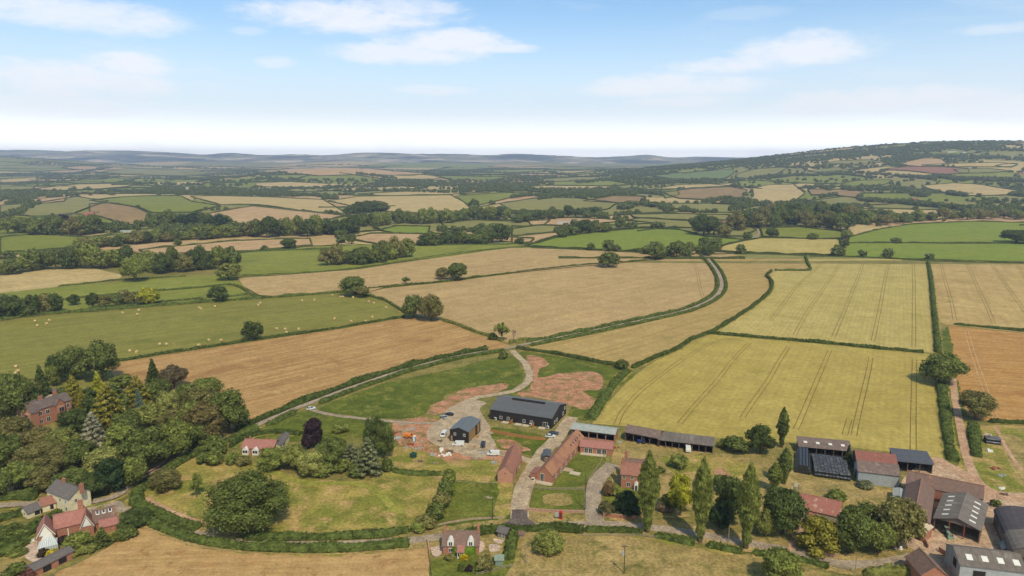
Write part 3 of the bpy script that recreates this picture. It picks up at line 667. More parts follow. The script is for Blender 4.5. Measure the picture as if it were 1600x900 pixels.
HEDGES = [
 ('hedge between the round bale meadow and the brown stubble field', [(180,566),(240,556),(300,547),(400,532),(470,522),(530,513),(600,501),(632,496)], 1.7, 2.2, DK),
 ('hedge at the far side of the round bale meadow', [(-10,502),(30,497),(92,490),(145,487),(200,482),(250,478),(320,473),(400,467),(460,463),(540,457)], 2.2, 2.8, MD),
 ('hedge between the bale meadow and the pale barley field, left of the oak pair', [(552,459),(580,464),(605,472),(630,488)], 1.8, 2.4, MD),
 ('ragged hedge between the brown stubble and the pale barley field', [(688,499),(715,508),(740,518),(770,528),(785,533)], 1.6, 2.6, YL),
 ('hedge between the two pale barley fields, running to the single oak', [(574,452),(640,446),(700,440),(760,432),(860,420),(935,413),(1000,408),(1020,403)], 1.9, 2.6, DK),
 ('short curved hedge right of the single oak along the barley field', [(1020,404),(1060,401),(1085,398)], 1.9, 2.4, MD),
 ('small hedge beside the track junction under the dead tree', [(795,537),(810,534),(823,531)], 1.8, 2.6, YL),
 ('dark hedge from the lane junction down to the lone bush by the bare earth', [(806,545),(850,551),(900,560),(940,568),(968,573)], 2.0, 2.8, DK),
 ('winding hedge between the striped barley and the green gold wheat', [(988,576),(1020,561),(1055,547),(1080,531),(1112,519),(1150,496),(1180,476),(1203,455),(1205,440),(1198,431),(1205,424)], 2.0, 2.8, DK),
 ('hedge beside the bare earth running down to the pale roofed barn', [(980,580),(962,598),(945,620),(930,645),(922,656)], 1.8, 4.4, MD),
 ('hedge between the two wheat fields', [(1108,521),(1160,526),(1220,531),(1300,538),(1380,546),(1442,551)], 1.8, 2.4, DK),
 ('upright hedge between the pale wheat and the ripe wheat at right', [(1450,410),(1455,440),(1458,475),(1461,500),(1464,530),(1466,552)], 2.4, 3.0, MD),
 ('hedge between the ripe wheat and the orange stubble field', [(1490,507),(1530,511),(1570,515),(1620,520),(1660,524)], 1.7, 2.6, DK),
 ('bushy hedge between the wheat and the grassy farm track', [(1465,560),(1470,590),(1474,625),(1478,660),(1483,695),(1490,722)], 2.2, 3.8, MD),
 ('low hedge right of the farm track near the bale heap', [(1521,662),(1522,680),(1524,700),(1526,715)], 1.9, 3.8, MD),
 ('hedge at the foot of the orange stubble field', [(1545,660),(1570,661),(1600,663),(1660,667)], 1.6, 2.4, DK),
 ('hedge crossing below the green fields at right', [(1264,401),(1325,402),(1400,405),(1450,408),(1520,410),(1660,413)], 1.8, 3.0, DK),
 ('hedge along the top of the striped barley', [(1112,398),(1150,397),(1200,398),(1258,400)], 1.8, 2.6, DK),
 ('stub hedge in the corner of the striped barley', [(1258,401),(1262,412),(1265,422),(1240,423),(1210,423)], 2.2, 2.6, MD),
 ('hedge between the two green fields at right', [(1340,379),(1400,380),(1480,381),(1570,381),(1660,383)], 1.8, 2.6, DK),
 ('hedge left of the green fields by the two small trees', [(1311,399),(1316,390),(1320,377)], 2.2, 2.8, MD),
 ('hedge along the top of the wheat strip near the lane', [(1190,373),(1250,374),(1312,375)], 1.6, 2.4, DK),
 ('hedge below the bright green field', [(830,388),(880,390),(940,393),(1010,396),(1060,395)], 2.2, 3.2, DK),
 ('hedge along the upper edge of the bright green field', [(838,382),(880,370),(930,364),(1000,358),(1062,360),(1090,366)], 1.9, 2.8, DK),
 ('hedge from the big ash clump to the lane bend', [(1108,371),(1140,374),(1166,376)], 1.9, 2.8, DK),
 ('hedge between the long pasture and the pale barley at centre left', [(378,431),(440,429),(520,424),(570,418),(640,407),(700,398),(760,391),(830,386)], 1.6, 2.4, MD),
 ('hedge above the long pasture below the pink stubble', [(374,396),(440,389),(500,385),(600,383),(700,381),(800,379)], 1.7, 2.4, DK),
 ('hedge under the narrow pink field at left', [(300,400),(370,394),(440,388),(487,383)], 1.6, 2.2, DK),
 ('hedge along the lower edge of the small left pasture', [(90,490),(140,484),(200,478),(260,472),(330,466),(400,460)], 1.6, 2.4, MD),
 ('hedge between the two pastures at far left', [(90,470),(140,464),(200,459),(260,454),(320,449),(365,446),(395,462),(412,467)], 1.6, 2.6, MD),
 ('hedge below the yellow field at far left', [(90,448),(130,444),(185,438),(225,436),(290,432)], 1.6, 2.6, MD),
 ('tall hedge beside the lane bend opposite the wood', [(210,775),(225,762),(250,745),(285,722),(330,700),(370,684),(400,672)], 2.4, 3.6, MD),
 ('hedge round the corner of the paddock opposite the red roofed house', [(214,775),(216,790),(235,800),(265,814),(310,828)], 2.0, 3.6, MD),
 ('hedge on the paddock side of the lane under the great oak', [(380,842),(440,842),(500,842),(580,838),(640,830)], 1.8, 3.2, MD),
 ('hedge on the near side of the lane above the dry stubble', [(228,815),(262,830),(310,846),(360,855),(440,860),(540,860),(640,851)], 2.2, 3.0, MD),
 ('trimmed hedge between the lane and the white dormer cottage', [(722,840),(760,833),(810,829),(870,829),(912,832)], 2.2, 3.2, DK),
 ('low roadside hedge left of the first poplar', [(912,830),(950,830),(985,832),(1004,836)], 1.5, 2.6, MD),
 ('low roadside hedge between the first and second poplar', [(1022,837),(1050,843),(1085,850)], 1.6, 3.0, MD),
 ('low roadside hedge between the second and third poplar', [(1104,853),(1130,858),(1160,863)], 1.6, 3.0, MD),
 ('low roadside hedge right of the third poplar', [(1175,864),(1215,870),(1260,878),(1295,888)], 1.5, 2.8, MD),
 ('hedge in the garden right of the dormer cottage, beside the summerhouse', [(803,838),(800,850),(797,862),(794,876)], 2.6, 3.0, MD),
 ('low hedge in front of the farmhouse bushes by the road', [(1350,900),(1385,897),(1425,897)], 2.0, 3.0, YL),
 ('clipped hedge between the cream cottage and the red roofed house', [(-10,858),(30,842),(60,824),(95,805)], 2.4, 3.2, DK),
 ('second clipped hedge below the cream cottage, nearer the garden', [(-10,872),(20,860),(45,846)], 2.2, 3.0, MD),
 ('hedge behind the sheds of the cream cottage along the road', [(-10,815),(20,808),(36,803)], 2.0, 4.0, DK),
 ('hedge behind the pink roofed bungalow', [(360,700),(378,688),(420,676),(470,680)], 1.8, 2.6, DK),
 ('overgrown bank behind the village road at far left', [(-20,782),(20,778),(55,780)], 3.0, 5.0, MD),
 ('dark hedge line across the paddock behind the lawn', [(612,736),(650,742),(690,742)], 1.2, 2.5, MD),
]
def along(line, p0, p1, off):
    a, b = P(*p0), P(*p1); i0 = min(range(len(line)), key=lambda i: (line[i] - a).length); i1 = min(range(len(line)), key=lambda i: (line[i] - b).length); out = []
    for i in range(min(i0, i1), max(i0, i1) + 1, 3):
        q, r_ = line[max(0, i - 1)], line[min(len(line) - 1, i + 1)]; d = Vector((r_.x - q.x, r_.y - q.y)).normalized(); out.append(Vector((line[i].x - d.y * off, line[i].y + d.x * off, 0)))
    return out
for (lb, p0, p1, off, h_, w_, c_) in [
  ('long dark hedge on the far side of the lane, beside the brown stubble field', (378,679), (782,547), 4.3, 2.5, 3.2, DK),
  ('bushy hedge on the near side of the lane, beside the rough green meadow', (492,629), (786,547), -3.9, 1.9, 2.6, MD),
  ('short hedge between the lane and the small pasture by the bungalow', (405,664), (476,635), -4.0, 1.9, 2.8, MD),
  ('thick hedge on the far side of the lane along the pale barley field', (832,536), (1097,396), 4.2, 2.1, 3.0, MD),
  ('hedge on the near side of the lane along the striped barley field', (822,539), (1104,402), -4.0, 1.9, 2.8, MD)]:
    hedge(lb, along(road_lines[1], p0, p1, off), h_, w_, c_, world=True)
for h in HEDGES:
    hedge(h[0], h[1], h[2], h[3], h[4])
    if max(q[1] for q in h[1]) > 440: ribbon('grass_margin', resample(smooth_line(wpts(h[1]), 5), 2.5), h[3] + 2.6, FM['tuss'], 0.182, jit=0.9, seed=len(h[0]))
# dark boundary lines of the farther fields, one mass
V = []; F = []; rnd = random.Random(3)
def far_hedge(line, h, w):
    ln = resample(line, max(6.0, line[0].length * 0.012))
    for i, p in enumerate(ln):
        a = ln[max(0, i - 1)]; b = ln[min(len(ln) - 1, i + 1)]; d = Vector((b.x - a.x, b.y - a.y, 0)); d = d.normalized() if d.length else Vector((1, 0, 0)); nr = Vector((-d.y, d.x, 0))
        z = hgt(p.x, p.y); hh = h * rnd.uniform(.6, 1.5); ww = w * rnd.uniform(.7, 1.2); k = len(V)
        for c_, zz in ((-.5, -.5), (-.45, .8), (.0, 1), (.45, .8), (.5, -.5)): q = p + nr * c_ * ww; V.append((q.x, q.y, z + zz * hh + p.y * .0009))
        if i:
            for m_ in range(4): F.append((k - 5 + m_, k - 4 + m_, k + 1 + m_, k + m_))
for k, (mk, pp) in enumerate(FIELDS):
    w = wpts(pp); d = sum(p.y for p in w) / len(w)
    if d > 950: far_hedge([Vector((p.x, p.y, 0)) for p in w + [w[0]]], 1.9 + d / 4000, 2.4 + d / 2600)
for (a, b) in cell_edges:
    if a[0] + a[1] * 3.1 > b[0] + b[1] * 3.1: continue
    m_ = ((a[0] + b[0]) / 2, (a[1] + b[1]) / 2)
    if m_[1] > 8000 or abs(m_[0]) > m_[1] * .8 + 200 or is_taken(*m_) or rnd.random() < .2: continue
    far_hedge([Vector((a[0], a[1], 0)), Vector((b[0], b[1], 0))], 2.0 + m_[1] / 4000, 2.4 + m_[1] / 2600)
me = bpy.data.meshes.new('distant_hedgerows'); me.from_pydata(V, [], F); me.materials.append(HEDGE)
o = link('distant_hedgerows', me); o.color = C((90, 100, 60)); tag(o, 'dark hedgerow lines between the distant fields', 'hedgerows', kind='stuff')

# ------------------------------------------------------------------ trees
def unit_ico(sub):
    bm = bmesh.new(); bmesh.ops.create_icosphere(bm, subdivisions=sub, radius=1.0)
    v = [x.co.copy() for x in bm.verts]; f = [tuple(q.index for q in p.verts) for p in bm.faces]; bm.free(); return v, f
ICO1 = unit_ico(1); ICO2 = unit_ico(2)
def lobes_for(kind, rnd):
    L = []   # centre, radius (crown width 1, height 1)
    if kind in ('oak', 'round', 'bush', 'tall', 'willow', 'sparse', 'belt'):
        z0, zr, n, r = {'oak': (.53, .42, 26, .175), 'round': (.52, .43, 22, .18), 'bush': (.42, .45, 16, .21), 'tall': (.54, .44, 22, .17), 'willow': (.5, .46, 18, .19), 'sparse': (.6, .34, 9, .15), 'belt': (.46, .5, 20, .2)}[kind]
        L.append((Vector((0, 0, z0)), r * 1.25, zr * .8))
        for i in range(n):
            a = i * 2.4 + rnd.uniform(-.5, .5); e = rnd.uniform(-.55, 1.0); q = math.sqrt(max(0, 1 - min(1, abs(e)) ** 2.2))
            rr = r * rnd.uniform(.6, 1.35); ou = rnd.uniform(.82, 1.1)
            L.append((Vector((math.cos(a) * q * (.5 - rr * .8) * ou, math.sin(a) * q * (.5 - rr * .8) * ou, z0 + e * (zr - rr * .4))), rr, rr * rnd.uniform(.75, 1.0)))
    elif kind == 'poplar':
        for i in range(44):
            t = i / 43.0; env = (0.34 + .66 * math.sin(math.pi * min(1, (1 - t) * 1.15 + .05) ** .8)) * (1 - t ** 3 * .75)
            a = i * 2.4; rr = .25 * env * rnd.uniform(.75, 1.25) + .04
            L.append((Vector((math.cos(a) * (.52 * env - rr * .8) * rnd.uniform(.6, 1.2), math.sin(a) * (.52 * env - rr * .8), .09 + t * .86)), rr, .05 * rnd.uniform(.7, 1.2)))
    elif kind in ('cone', 'cedar'):
        n = 46 if kind == 'cone' else 52
        for i in range(n):
            t = (i + .5) / n; env = (1 - t) ** (.8 if kind == 'cone' else .62) * .5; a = i * 2.399
            rr = (.165 if kind == 'cone' else .14) * (1 - t * .62) * rnd.uniform(.8, 1.2)
            L.append((Vector((math.cos(a) * max(0, env - rr * .7), math.sin(a) * max(0, env - rr * .7), .06 + t * .9)), rr, rr * (.5 if kind == 'cone' else .3)))
    elif kind == 'yew':
        for i in range(16):
            a = i * 2.4; t = i / 15; env = math.sqrt(max(0, 1 - (t * 1.02) ** 2.6)); rr = .17 * rnd.uniform(.8, 1.2)
            L.append((Vector((math.cos(a) * (.5 * env - rr * .7) * (.7 + .3 * rnd.random()), math.sin(a) * (.5 * env - rr * .7), .1 + t * .78)), rr, .13))
    return L
def crown_geo(kind, seed, n, size):
    rnd = random.Random(seed); V = []; F = []; L = lobes_for(kind, rnd)
    ico = ICO2 if n > 1500 else ICO1
    for (c, r, rz) in L:
        o = len(V); k = .7
        for v in ico[0]:
            j = 1 + .25 * mnoise.noise(v * 2.1 + c * 7); V.append((c.x + v.x * r * k * j, c.y + v.y * r * k * j, c.z + v.z * rz * k * j))
        F += [tuple(i + o for i in f) for f in ico[1]]
    wts = [r * r for _, r, _ in L]; tot = sum(wts); cnt = 0; tries = 0
    pts = []; nrm = []
    while len(pts) < n and tries < n * 6:
        tries += 1
        c, r, rz = rnd.choices(L, wts)[0]
        d = Vector((rnd.gauss(0, 1), rnd.gauss(0, 1), rnd.gauss(.25, 1))).normalized()
        lump = 1 + .28 * mnoise.noise(d * 2.6 + c * 5)
        s = rnd.uniform(.78, 1.25) * lump
        p = Vector((c.x + d.x * r * s, c.y + d.y * r * s, c.z + d.z * rz * s))
        ok = True
        for (c2, r2, rz2) in L:
            if c2 is c: continue
            q = p - c2
            if (q.x / r2) ** 2 + (q.y / r2) ** 2 + (q.z / rz2) ** 2 < .72: ok = False; break
        if not ok or p.z < 0.01: continue
        nn = Vector((d.x / r, d.y / r, d.z / rz)).normalized()
        if kind == 'willow': nn = (nn + Vector((0, 0, -.2))).normalized()
        pts.append(p); nrm.append(nn)
    leaf_cards(V, F, pts, nrm, size, rnd)
    return V, F, L
def trunk_geo(kind, L, asp, seed):
    """asp: width / height of the finished tree, so trunk girth comes out round"""
    rnd = random.Random(seed); mb = MB(); tz = {'oak': .42, 'round': .4, 'tall': .5, 'poplar': .9, 'cone': .85, 'cedar': .85, 'bush': .3, 'willow': .35, 'yew': .4, 'sparse': .5, 'belt': .4}[kind]
    r = {'oak': .035, 'poplar': .05, 'bush': .03}.get(kind, .03)
    z = 0.0; p = Vector((0, 0, -.015)); rr = r * 1.5
    for k in range(4):
        q = Vector((rnd.uniform(-.012, .012), rnd.uniform(-.012, .012), tz * (k + 1) / 4)); r2 = r * (1 - k * .2)
        mb.tube(p, q, rr, r2, 8, cap=(k == 0)); p = q; rr = r2
    if kind in ('oak', 'round', 'tall', 'willow', 'sparse', 'bush'):
        for (c, lr, lz) in L[1:9]:
            b = Vector((0, 0, tz * rnd.uniform(.5, .95))); m_ = b.lerp(c, .5) + Vector((0, 0, -.02))
            mb.tube(b, m_, r * .5, r * .32, 6, cap=False); mb.tube(m_, c, r * .32, r * .12, 6, cap=False)
    return mb
PROTO = {}
def proto(kind, level, var):
    key = (kind, level, var)
    if key in PROTO: return PROTO[key]
    n, size = {0: (12000, .0135), 1: (4200, .023), 2: (1200, .042), 3: (320, .072)}[level]
    if kind in ('bush', 'round', 'yew'): size *= 1.05
    if kind == 'poplar': size *= 1.3
    if kind == 'sparse': n = int(n * .5)
    seed = hash((kind, var)) % 1000 if False else (len(kind) * 37 + ord(kind[0]) * 11 + var * 101)
    V, F, L = crown_geo(kind, seed, n, size)
    cm = bpy.data.meshes.new('crown'); cm.from_pydata(V, [], F); cm.materials.append(LEAF)
    tb = trunk_geo(kind, L, 1, seed); tm = tb.mesh('trunk', [BARK])
    o = len(V); nf = len(F)
    jm = bpy.data.meshes.new('tree'); jm.from_pydata(V + tb.v, [], F + [tuple(i + o for i in f) for f in tb.f])
    jm.materials.append(LEAF); jm.materials.append(BARK)
    jm.polygons.foreach_set('material_index', [0] * nf + [1] * len(tb.f))
    PROTO[key] = (cm, tm, jm); return PROTO[key]
KNAME = {'oak': 'oak_tree', 'round': 'broadleaf_tree', 'tall': 'tall_tree', 'poplar': 'poplar_tree', 'cone': 'conifer_tree', 'cedar': 'cedar_tree', 'bush': 'bush', 'willow': 'willow_tree', 'yew': 'yew_tree', 'sparse': 'sparse_tree', 'belt': 'broadleaf_tree'}
ncnt = [0]
def plant(base, h, w, kind, colr, label, group=None, cat=None):
    ncnt[0] += 1; rnd = random.Random(ncnt[0] * 13 + 5); dist = math.hypot(base.y, CAM_H)
    pxh = h * FPX / dist; pxw = w * FPX / dist; big = max(pxh, pxw)
    lvl = 0 if big > 75 else 1 if big > 36 else 2 if big > 15 else 3
    cm, tm, jm = proto(kind, lvl, rnd.randrange(3 if kind in ('oak', 'round', 'tall') else 2))
    jit = rnd.uniform(.88, 1.12); c = C([v * 1.0 for v in colr], jit)
    rz = rnd.uniform(0, 6.28); name = KNAME[kind]; cat = cat or ('bush' if kind == 'bush' else 'tree')
    base = Vector((base.x, base.y, base.z if base.y > 850 else 0.05))
    if big > 24:
        r_ = root(name, label, cat, base, rz, group)
        if kind == 'poplar': w *= .83
        a = link('trunk', tm, r_); b = link('crown', cm, r_)
        a.scale = (w, w, h) if kind in ('oak', 'round', 'bush', 'willow') else (w * 1.2, w * 1.2, h); b.scale = (w, w, h); b.color = c
        if kind == 'poplar': a.scale = (w * 1.6, w * 1.6, h)
        return r_
    o = link(name, jm); o.location = base; o.rotation_euler = (0, 0, rz); o.scale = (w, w, h); o.color = c
    return tag(o, label, cat, group)
def tree(px, by, ty, wpx, kind, colr, label, group=None):
    b = P(px, by); h = max(2.0, top_h(b, ty)); w = wpx * math.hypot(b.y, CAM_H) / FPX
    # the far side of a wide crown shows above its top: take that off the height
    h = max(h * .55, h - w * .5 * CAM_H / max(150, b.y) * .45)
    return plant(b + Vector((0, w * .12, 0)), h, w, kind, colr, label, group)
D1 = (84, 96, 56); D2 = (104, 114, 64); M1 = (122, 130, 70); M2 = (128, 132, 74); OL = (124, 120, 76); LT = (146, 148, 90); YE = (164, 164, 62); GG = (122, 126, 96); PU = (66, 50, 60); SI = (164, 162, 142); GO = (140, 134, 62); GB = (108, 122, 112); BK = (58, 74, 50)
TREES = [
 # bottom and farm
 (381,833,740,112,'oak',D2,'huge spreading double-domed oak beside the lane in the tussocky paddock'),
 (1012,834,700,40,'poplar',M1,'tall poplar at the roadside in front of the brick farmhouse'),
 (1095,850,711,38,'poplar',M1,'tall poplar at the roadside right of the yellow-green tree'),
 (1167,860,718,40,'poplar',M1,'tall poplar at the roadside nearest the chapel'),
 (1222,700,634,22,'poplar',D2,'slender poplar with forked tip at the edge of the wheat'),
 (1226,758,697,27,'poplar',D2,'dense poplar left of the black bale stacks'),
 (1211,770,720,27,'poplar',M1,'short poplar just left of the dense one by the bales'),
 (1064,808,742,38,'tall',YE,'bright yellow-green tree between two tall poplars'),
 (1047,800,770,26,'round',D2,'dark green tree behind the bright yellow-green tree'),
 (979,806,764,42,'yew',BK,'very dark yew in front of the brick farmhouse'),
 (1140,824,748,46,'round',D1,'dark broadleaf tree between second and third poplar'),
 (1124,832,790,30,'round',BK,'low dark tree against the second poplar'),
 (1129,770,742,26,'round',D2,'round tree at the orchard edge behind the second poplar'),
 (1224,838,762,58,'oak',D1,'large dark tree hiding the west end of the chapel'),
 (1196,840,792,28,'round',M2,'lighter green tree right of the third poplar'),
 (1283,864,803,62,'yew',GO,'broad golden-green yew in front of the chapel'),
 (1335,868,796,50,'oak',D2,'dark green tree right of the golden yew'),
 (1352,832,786,52,'round',D2,'round tree behind the roadside wood east of the chapel'),
 (1374,868,812,44,'round',M1,'mid green tree between the dark one and the farmyard tree'),
 (1408,862,779,64,'oak',OL,'tall olive-green tree at the farmyard entrance'),
 (1220,918,858,54,'oak',M1,'round tree at the bottom edge in the dry field'),
 (1308,783,764,26,'bush',M1,'small round bush on the dry grass behind the chapel'),
 (1353,764,750,22,'bush',GG,'low shrub against the pale blue shed wall'),
 (1325,728,694,14,'cone',D1,'narrow dark conifer beside the bale stack'),
 (1189,711,664,40,'oak',D1,'dark oak left of the slender poplar'),
 (1152,708,682,36,'round',D2,'round dark tree by the end of the open barn'),
 (1130,700,684,18,'bush',M2,'bush at the end wall of the open grey barn'),
 (1061,733,711,28,'oak',M1,'small apple tree on the grass before the open barns'),
 (1032,740,728,14,'bush',M1,'small bush beside the farmhouse lawn'),
 (1040,800,782,24,'bush',(128,112,92),'brownish bare-twigged bush beside the first poplar'),
 (951,776,750,16,'bush',(136,112,84),'reddish brown shrub at the corner of the farmhouse drive'),
 (961,776,760,13,'bush',M2,'green shrub beside the reddish one on the farmhouse drive'),
 (948,805,783,24,'bush',(112,110,76),'grey-brown shrub beside the bend of the farmhouse drive'),
 (968,692,676,0.1,'bush',M1,None),
 (857,865,828,44,'bush',M2,'large rounded hawthorn bush alone in the dry field'),
 (757,893,869,26,'round',OL,'olive round garden tree beside the grey-green shed'),
 (721,893,880,12,'bush',D2,'dark green garden shrub before the dormer cottage'),
 (732,894,882,12,'bush',PU,'dark purple garden shrub before the dormer cottage'),
 (725,876,864,12,'bush',(196,176,50),'yellow garden shrub by the cottage porch'),
 (702,876,864,14,'bush',OL,'small olive shrub below the cottage front'),
 (1475,602,551,60,'oak',D2,'large oak beside the farm track at the corner of the wheat'),
 (1527,656,611,48,'oak',OL,'oak on the edge of the orange stubble field'),
 (1500,900,884,20,'bush',D2,None),
 (1590,905,870,36,'oak',D1,'dark tree beside the lowest grey barn at the right edge'),
 (1556,792,780,14,'bush',D2,'small bush by the curved roof barn'),
 # hedge clump between paddock and lawn
 (701,756,732,20,'bush',M1,'bush at the top of the overgrown belt beside the paddock'),
 (697,778,750,24,'round',D2,'second bush down the overgrown belt beside the paddock'),
 (690,798,768,26,'round',OL,'third bush down the overgrown belt beside the paddock'),
 (681,814,784,28,'round',D2,'dark bush low in the overgrown belt beside the paddock'),
 (666,826,802,30,'bush',OL,'brownish bush near the lane in the overgrown belt'),
 (655,832,814,24,'bush',M1,'lowest bush of the overgrown belt at the lane'),
 (306,778,741,20,'sparse',M1,'slim birch standing in the tussocky paddock'),
 (256,768,735,42,'willow',OL,'drooping olive willow bush in the paddock hedge'),
 (207,822,795,46,'bush',D1,'dark rounded bush where the side lane leaves the road'),
 (196,842,822,30,'bush',D2,'low bush right of the red roofed lean-to'),
 (334,727,705,26,'round',M1,'round bush in the garden left of the bungalow'),
 (318,725,708,22,'round',D2,'dark bush beside the hedge left of the bungalow'),
 (362,726,706,21,'bush',M1,'neat round green bush before the bungalow lawn'),
 (380,728,712,22,'bush',OL,'brown-green shrub below the bungalow bay window'),
 (424,734,699,44,'oak',M1,'broad tree directly in front of the bungalow extension'),
 (458,732,695,42,'round',M2,'light tree right of the bungalow extension'),
 (484,746,706,40,'willow',LT,'pale green feathery tree at the paddock edge'),
 (490,698,655,30,'round',PU,'dark purple copper beech behind the bungalow'),
 (483,701,676,24,'round',PU,'lower lobe of purple beech beside the copper beech'),
 (517,726,682,46,'oak',D2,'dark broad tree right of the copper beech'),
 (505,744,722,32,'bush',M1,'low bush under the dark broad tree'),
 (548,728,690,38,'cedar',GG,'grey-green conifer left of the tall firs'),
 (586,708,652,36,'tall',D1,'tall dark tree behind the grey-green fir'),
 (601,718,664,28,'tall',D2,'tall dark tree nearest the orange dumper'),
 (574,744,680,44,'cedar',GG,'tall grey-green fir at the front of the clump'),
 (560,744,722,34,'bush',D2,'dark bush below the grey-green fir'),
 (535,738,716,28,'bush',M1,'low green bush at the front of the bungalow clump'),
 (604,738,714,16,'bush',D2,'small dark bush at the right end of the bungalow clump'),
 (531,676,662,26,'bush',M1,'bush on the small pasture behind the clump'),
 # big wood at left
 (112,594,544,52,'oak',D2,'large dark tree at the back of the wood against the bale meadow'),
 (93,598,552,40,'round',D1,'dark tree left of the large one at the back of the wood'),
 (156,598,536,54,'tall',D2,'tallest tree at the back edge of the wood above the mansion'),
 (64,620,568,26,'cone',D1,'dark conifer behind the mansion outbuilding'),
 (82,604,572,22,'round',M1,'small tree beside the dark conifer behind the mansion'),
 (114,640,583,38,'cone',GO,'golden-green conifer right of the mansion roof'),
 (153,620,579,24,'cone',YE,'small bright yellow conifer behind the golden cedar'),
 (128,644,606,18,'cone',GO,'slim yellow-green conifer beside the golden conifer'),
 (168,672,596,56,'cedar',GO,'big golden-green cedar in the middle of the wood'),
 (214,648,583,46,'cedar',GO,'golden-green cedar at the upper side of the wood'),
 (218,652,605,18,'cone',GB,'slim blue-grey conifer in the wood'),
 (145,706,640,42,'cedar',SI,'silver-grey cedar right of the brick mansion'),
 (112,680,641,46,'round',D1,'dark tree screening the right end of the mansion'),
 (239,604,559,24,'cone',D1,'dark pointed conifer at the edge of the brown stubble'),
 (270,608,570,38,'round',(112,100,80),'brownish tree beside the pointed conifer'),
 (226,634,598,34,'round',M1,'mid green tree under the pointed conifer'),
 (322,630,590,44,'oak',M1,'green tree at the upper right of the wood'),
 (290,640,600,36,'round',D2,'dark tree below the brownish tree'),
 (356,680,608,56,'oak',D2,'large dark tree at the right end of the wood beside the lane'),
 (312,668,604,60,'oak',OL,'large olive tree near the right end of the wood'),
 (318,696,632,60,'round',(116,106,70),'brown-olive tree at the lane side of the wood'),
 (264,656,608,32,'round',LT,'bright green tree inside the wood'),
 (232,676,630,54,'round',M2,'pale olive tree in the middle of the wood'),
 (228,740,668,64,'oak',D2,'big dark tree at the front of the wood above the lane'),
 (272,720,654,54,'oak',M1,'big green tree at the front of the wood by the lane bend'),
 (300,706,660,42,'round',D2,'round tree low on the lane side of the wood'),
 (270,680,640,44,'round',OL,'olive crown behind the big front trees'),
 (28,662,586,58,'oak',D2,'large dark tree left of the mansion'),
 (2,656,604,52,'oak',M1,'green tree at the left edge behind the mansion garden'),
 (44,630,596,32,'round',OL,'olive tree behind the mansion garden'),
 (6,626,586,40,'round',M1,'light tree at the left edge by the meadow'),
 (20,694,650,48,'round',OL,'olive tree in front of the mansion drive'),
 (52,706,668,54,'round',(124,116,74),'brownish olive tree below the mansion'),
 (94,712,670,52,'round',M2,'light green tree below the mansion'),
 (60,742,690,76,'oak',OL,'broad olive tree in the lower left wood'),
 (4,732,678,52,'oak',D2,'dark tree at the left edge of the lower wood'),
 (122,732,686,48,'oak',D2,'dark tree between the broad olive tree and the cedar'),
 (160,748,700,54,'round',LT,'light yellow-green tree in the lower wood'),
 (188,716,664,50,'round',M1,'green tree right of the silver cedar'),
 (172,772,716,44,'oak',BK,'very dark tree at the road junction'),
 (206,762,712,42,'round',M1,'yellow-green tree by the red bank of the lane'),
 (24,768,722,50,'round',M1,'round tree above the village road at left'),
 (66,768,730,44,'round',OL,'olive tree behind the cream cottage'),
 (108,774,732,50,'round',D2,'dark tree behind the cream cottage chimney'),
 (142,780,740,42,'round',D1,'dark tree beside the road right of the cream cottage'),
 (-8,780,734,50,'round',D2,'tree cut by the left edge above the village road'),
 (250,706,664,40,'round',D1,'dark crown among the front trees of the wood'),
 (196,690,640,40,'round',D2,'dark crown behind the golden cedar'),
 (142,660,622,30,'round',D1,'dark low crown behind the silver cedar'),
 (250,630,590,34,'round',D2,'dark crown beneath the upper conifers'),
 (188,608,585,30,'round',M1,'low tree between the tall tree and the upper cedar'),
 (300,676,628,44,'round',M1,'mid green crown in the right part of the wood'),
 (336,712,676,30,'bush',D2,'bush at the foot of the wood by the lane'),
 (192,652,618,34,'round',D2,'dark round crown between the cedar and the upper conifers'),
 (134,632,606,26,'round',D1,'small dark crown between the two golden conifers'),
 (205,630,602,26,'round',OL,'small olive crown under the upper golden cedar'),
 (100,630,606,24,'round',D2,'dark crown behind the golden conifer at the mansion'),
 (176,630,604,30,'tall',D1,'dark slim crown behind the big golden cedar'),
 # garden of the red roofed house
 (158,854,822,26,'cone',D2,'dark garden fir in front of the red roofed house'),
 (120,860,831,34,'round',M1,'round garden tree in front of the white gable'),
 (96,850,836,16,'bush',PU,'purple shrub beside the conservatory'),
 (182,846,830,18,'bush',M2,'green shrub by the red lean-to'),
 (192,832,822,10,'bush',YE,'small yellow-green shrub at the corner of the red lean-to'),
 (82,872,858,18,'bush',(196,180,60),'yellow shrub before the conservatory'),
 (66,870,856,16,'bush',(84,70,60),'dark red shrub before the conservatory'),
 (112,868,856,26,'bush',M2,'low green shrubbery above the dark shed'),
 (134,864,850,26,'bush',M2,'low green shrubbery beside the garden fir'),
 (24,868,856,26,'bush',M1,'hedge-like shrub at the left of the patio'),
 (20,900,880,30,'bush',D2,'dark shrub in the lower left garden'),
 (44,906,890,20,'bush',(120,84,80),'reddish shrub in the lower left garden'),
 (158,806,790,16,'bush',YE,'bright green shrub between the two houses'),
 (172,800,790,10,'bush',D2,None),
 (12,842,818,40,'bush',D2,'dark bush behind the little grey shed'),
 (34,838,824,24,'bush',M1,'green bush beside the little grey shed'),
 (103,793,779,12,'bush',(120,92,92),'small dark shrub against the cream cottage wall'),
 # field trees
 (393,532,502,32,'oak',D1,'lone dark oak on the hedge of the bale meadow'),
 (340,472,447,30,'oak',D1,'lone round oak at the far side of the bale meadow'),
 (551,464,432,38,'oak',D2,'large oak at the corner of the bale meadow'),
 (567,466,446,18,'round',OL,'small tree right of the large corner oak'),
 (646,498,461,36,'oak',D2,'left oak of the pair between stubble and pale barley'),
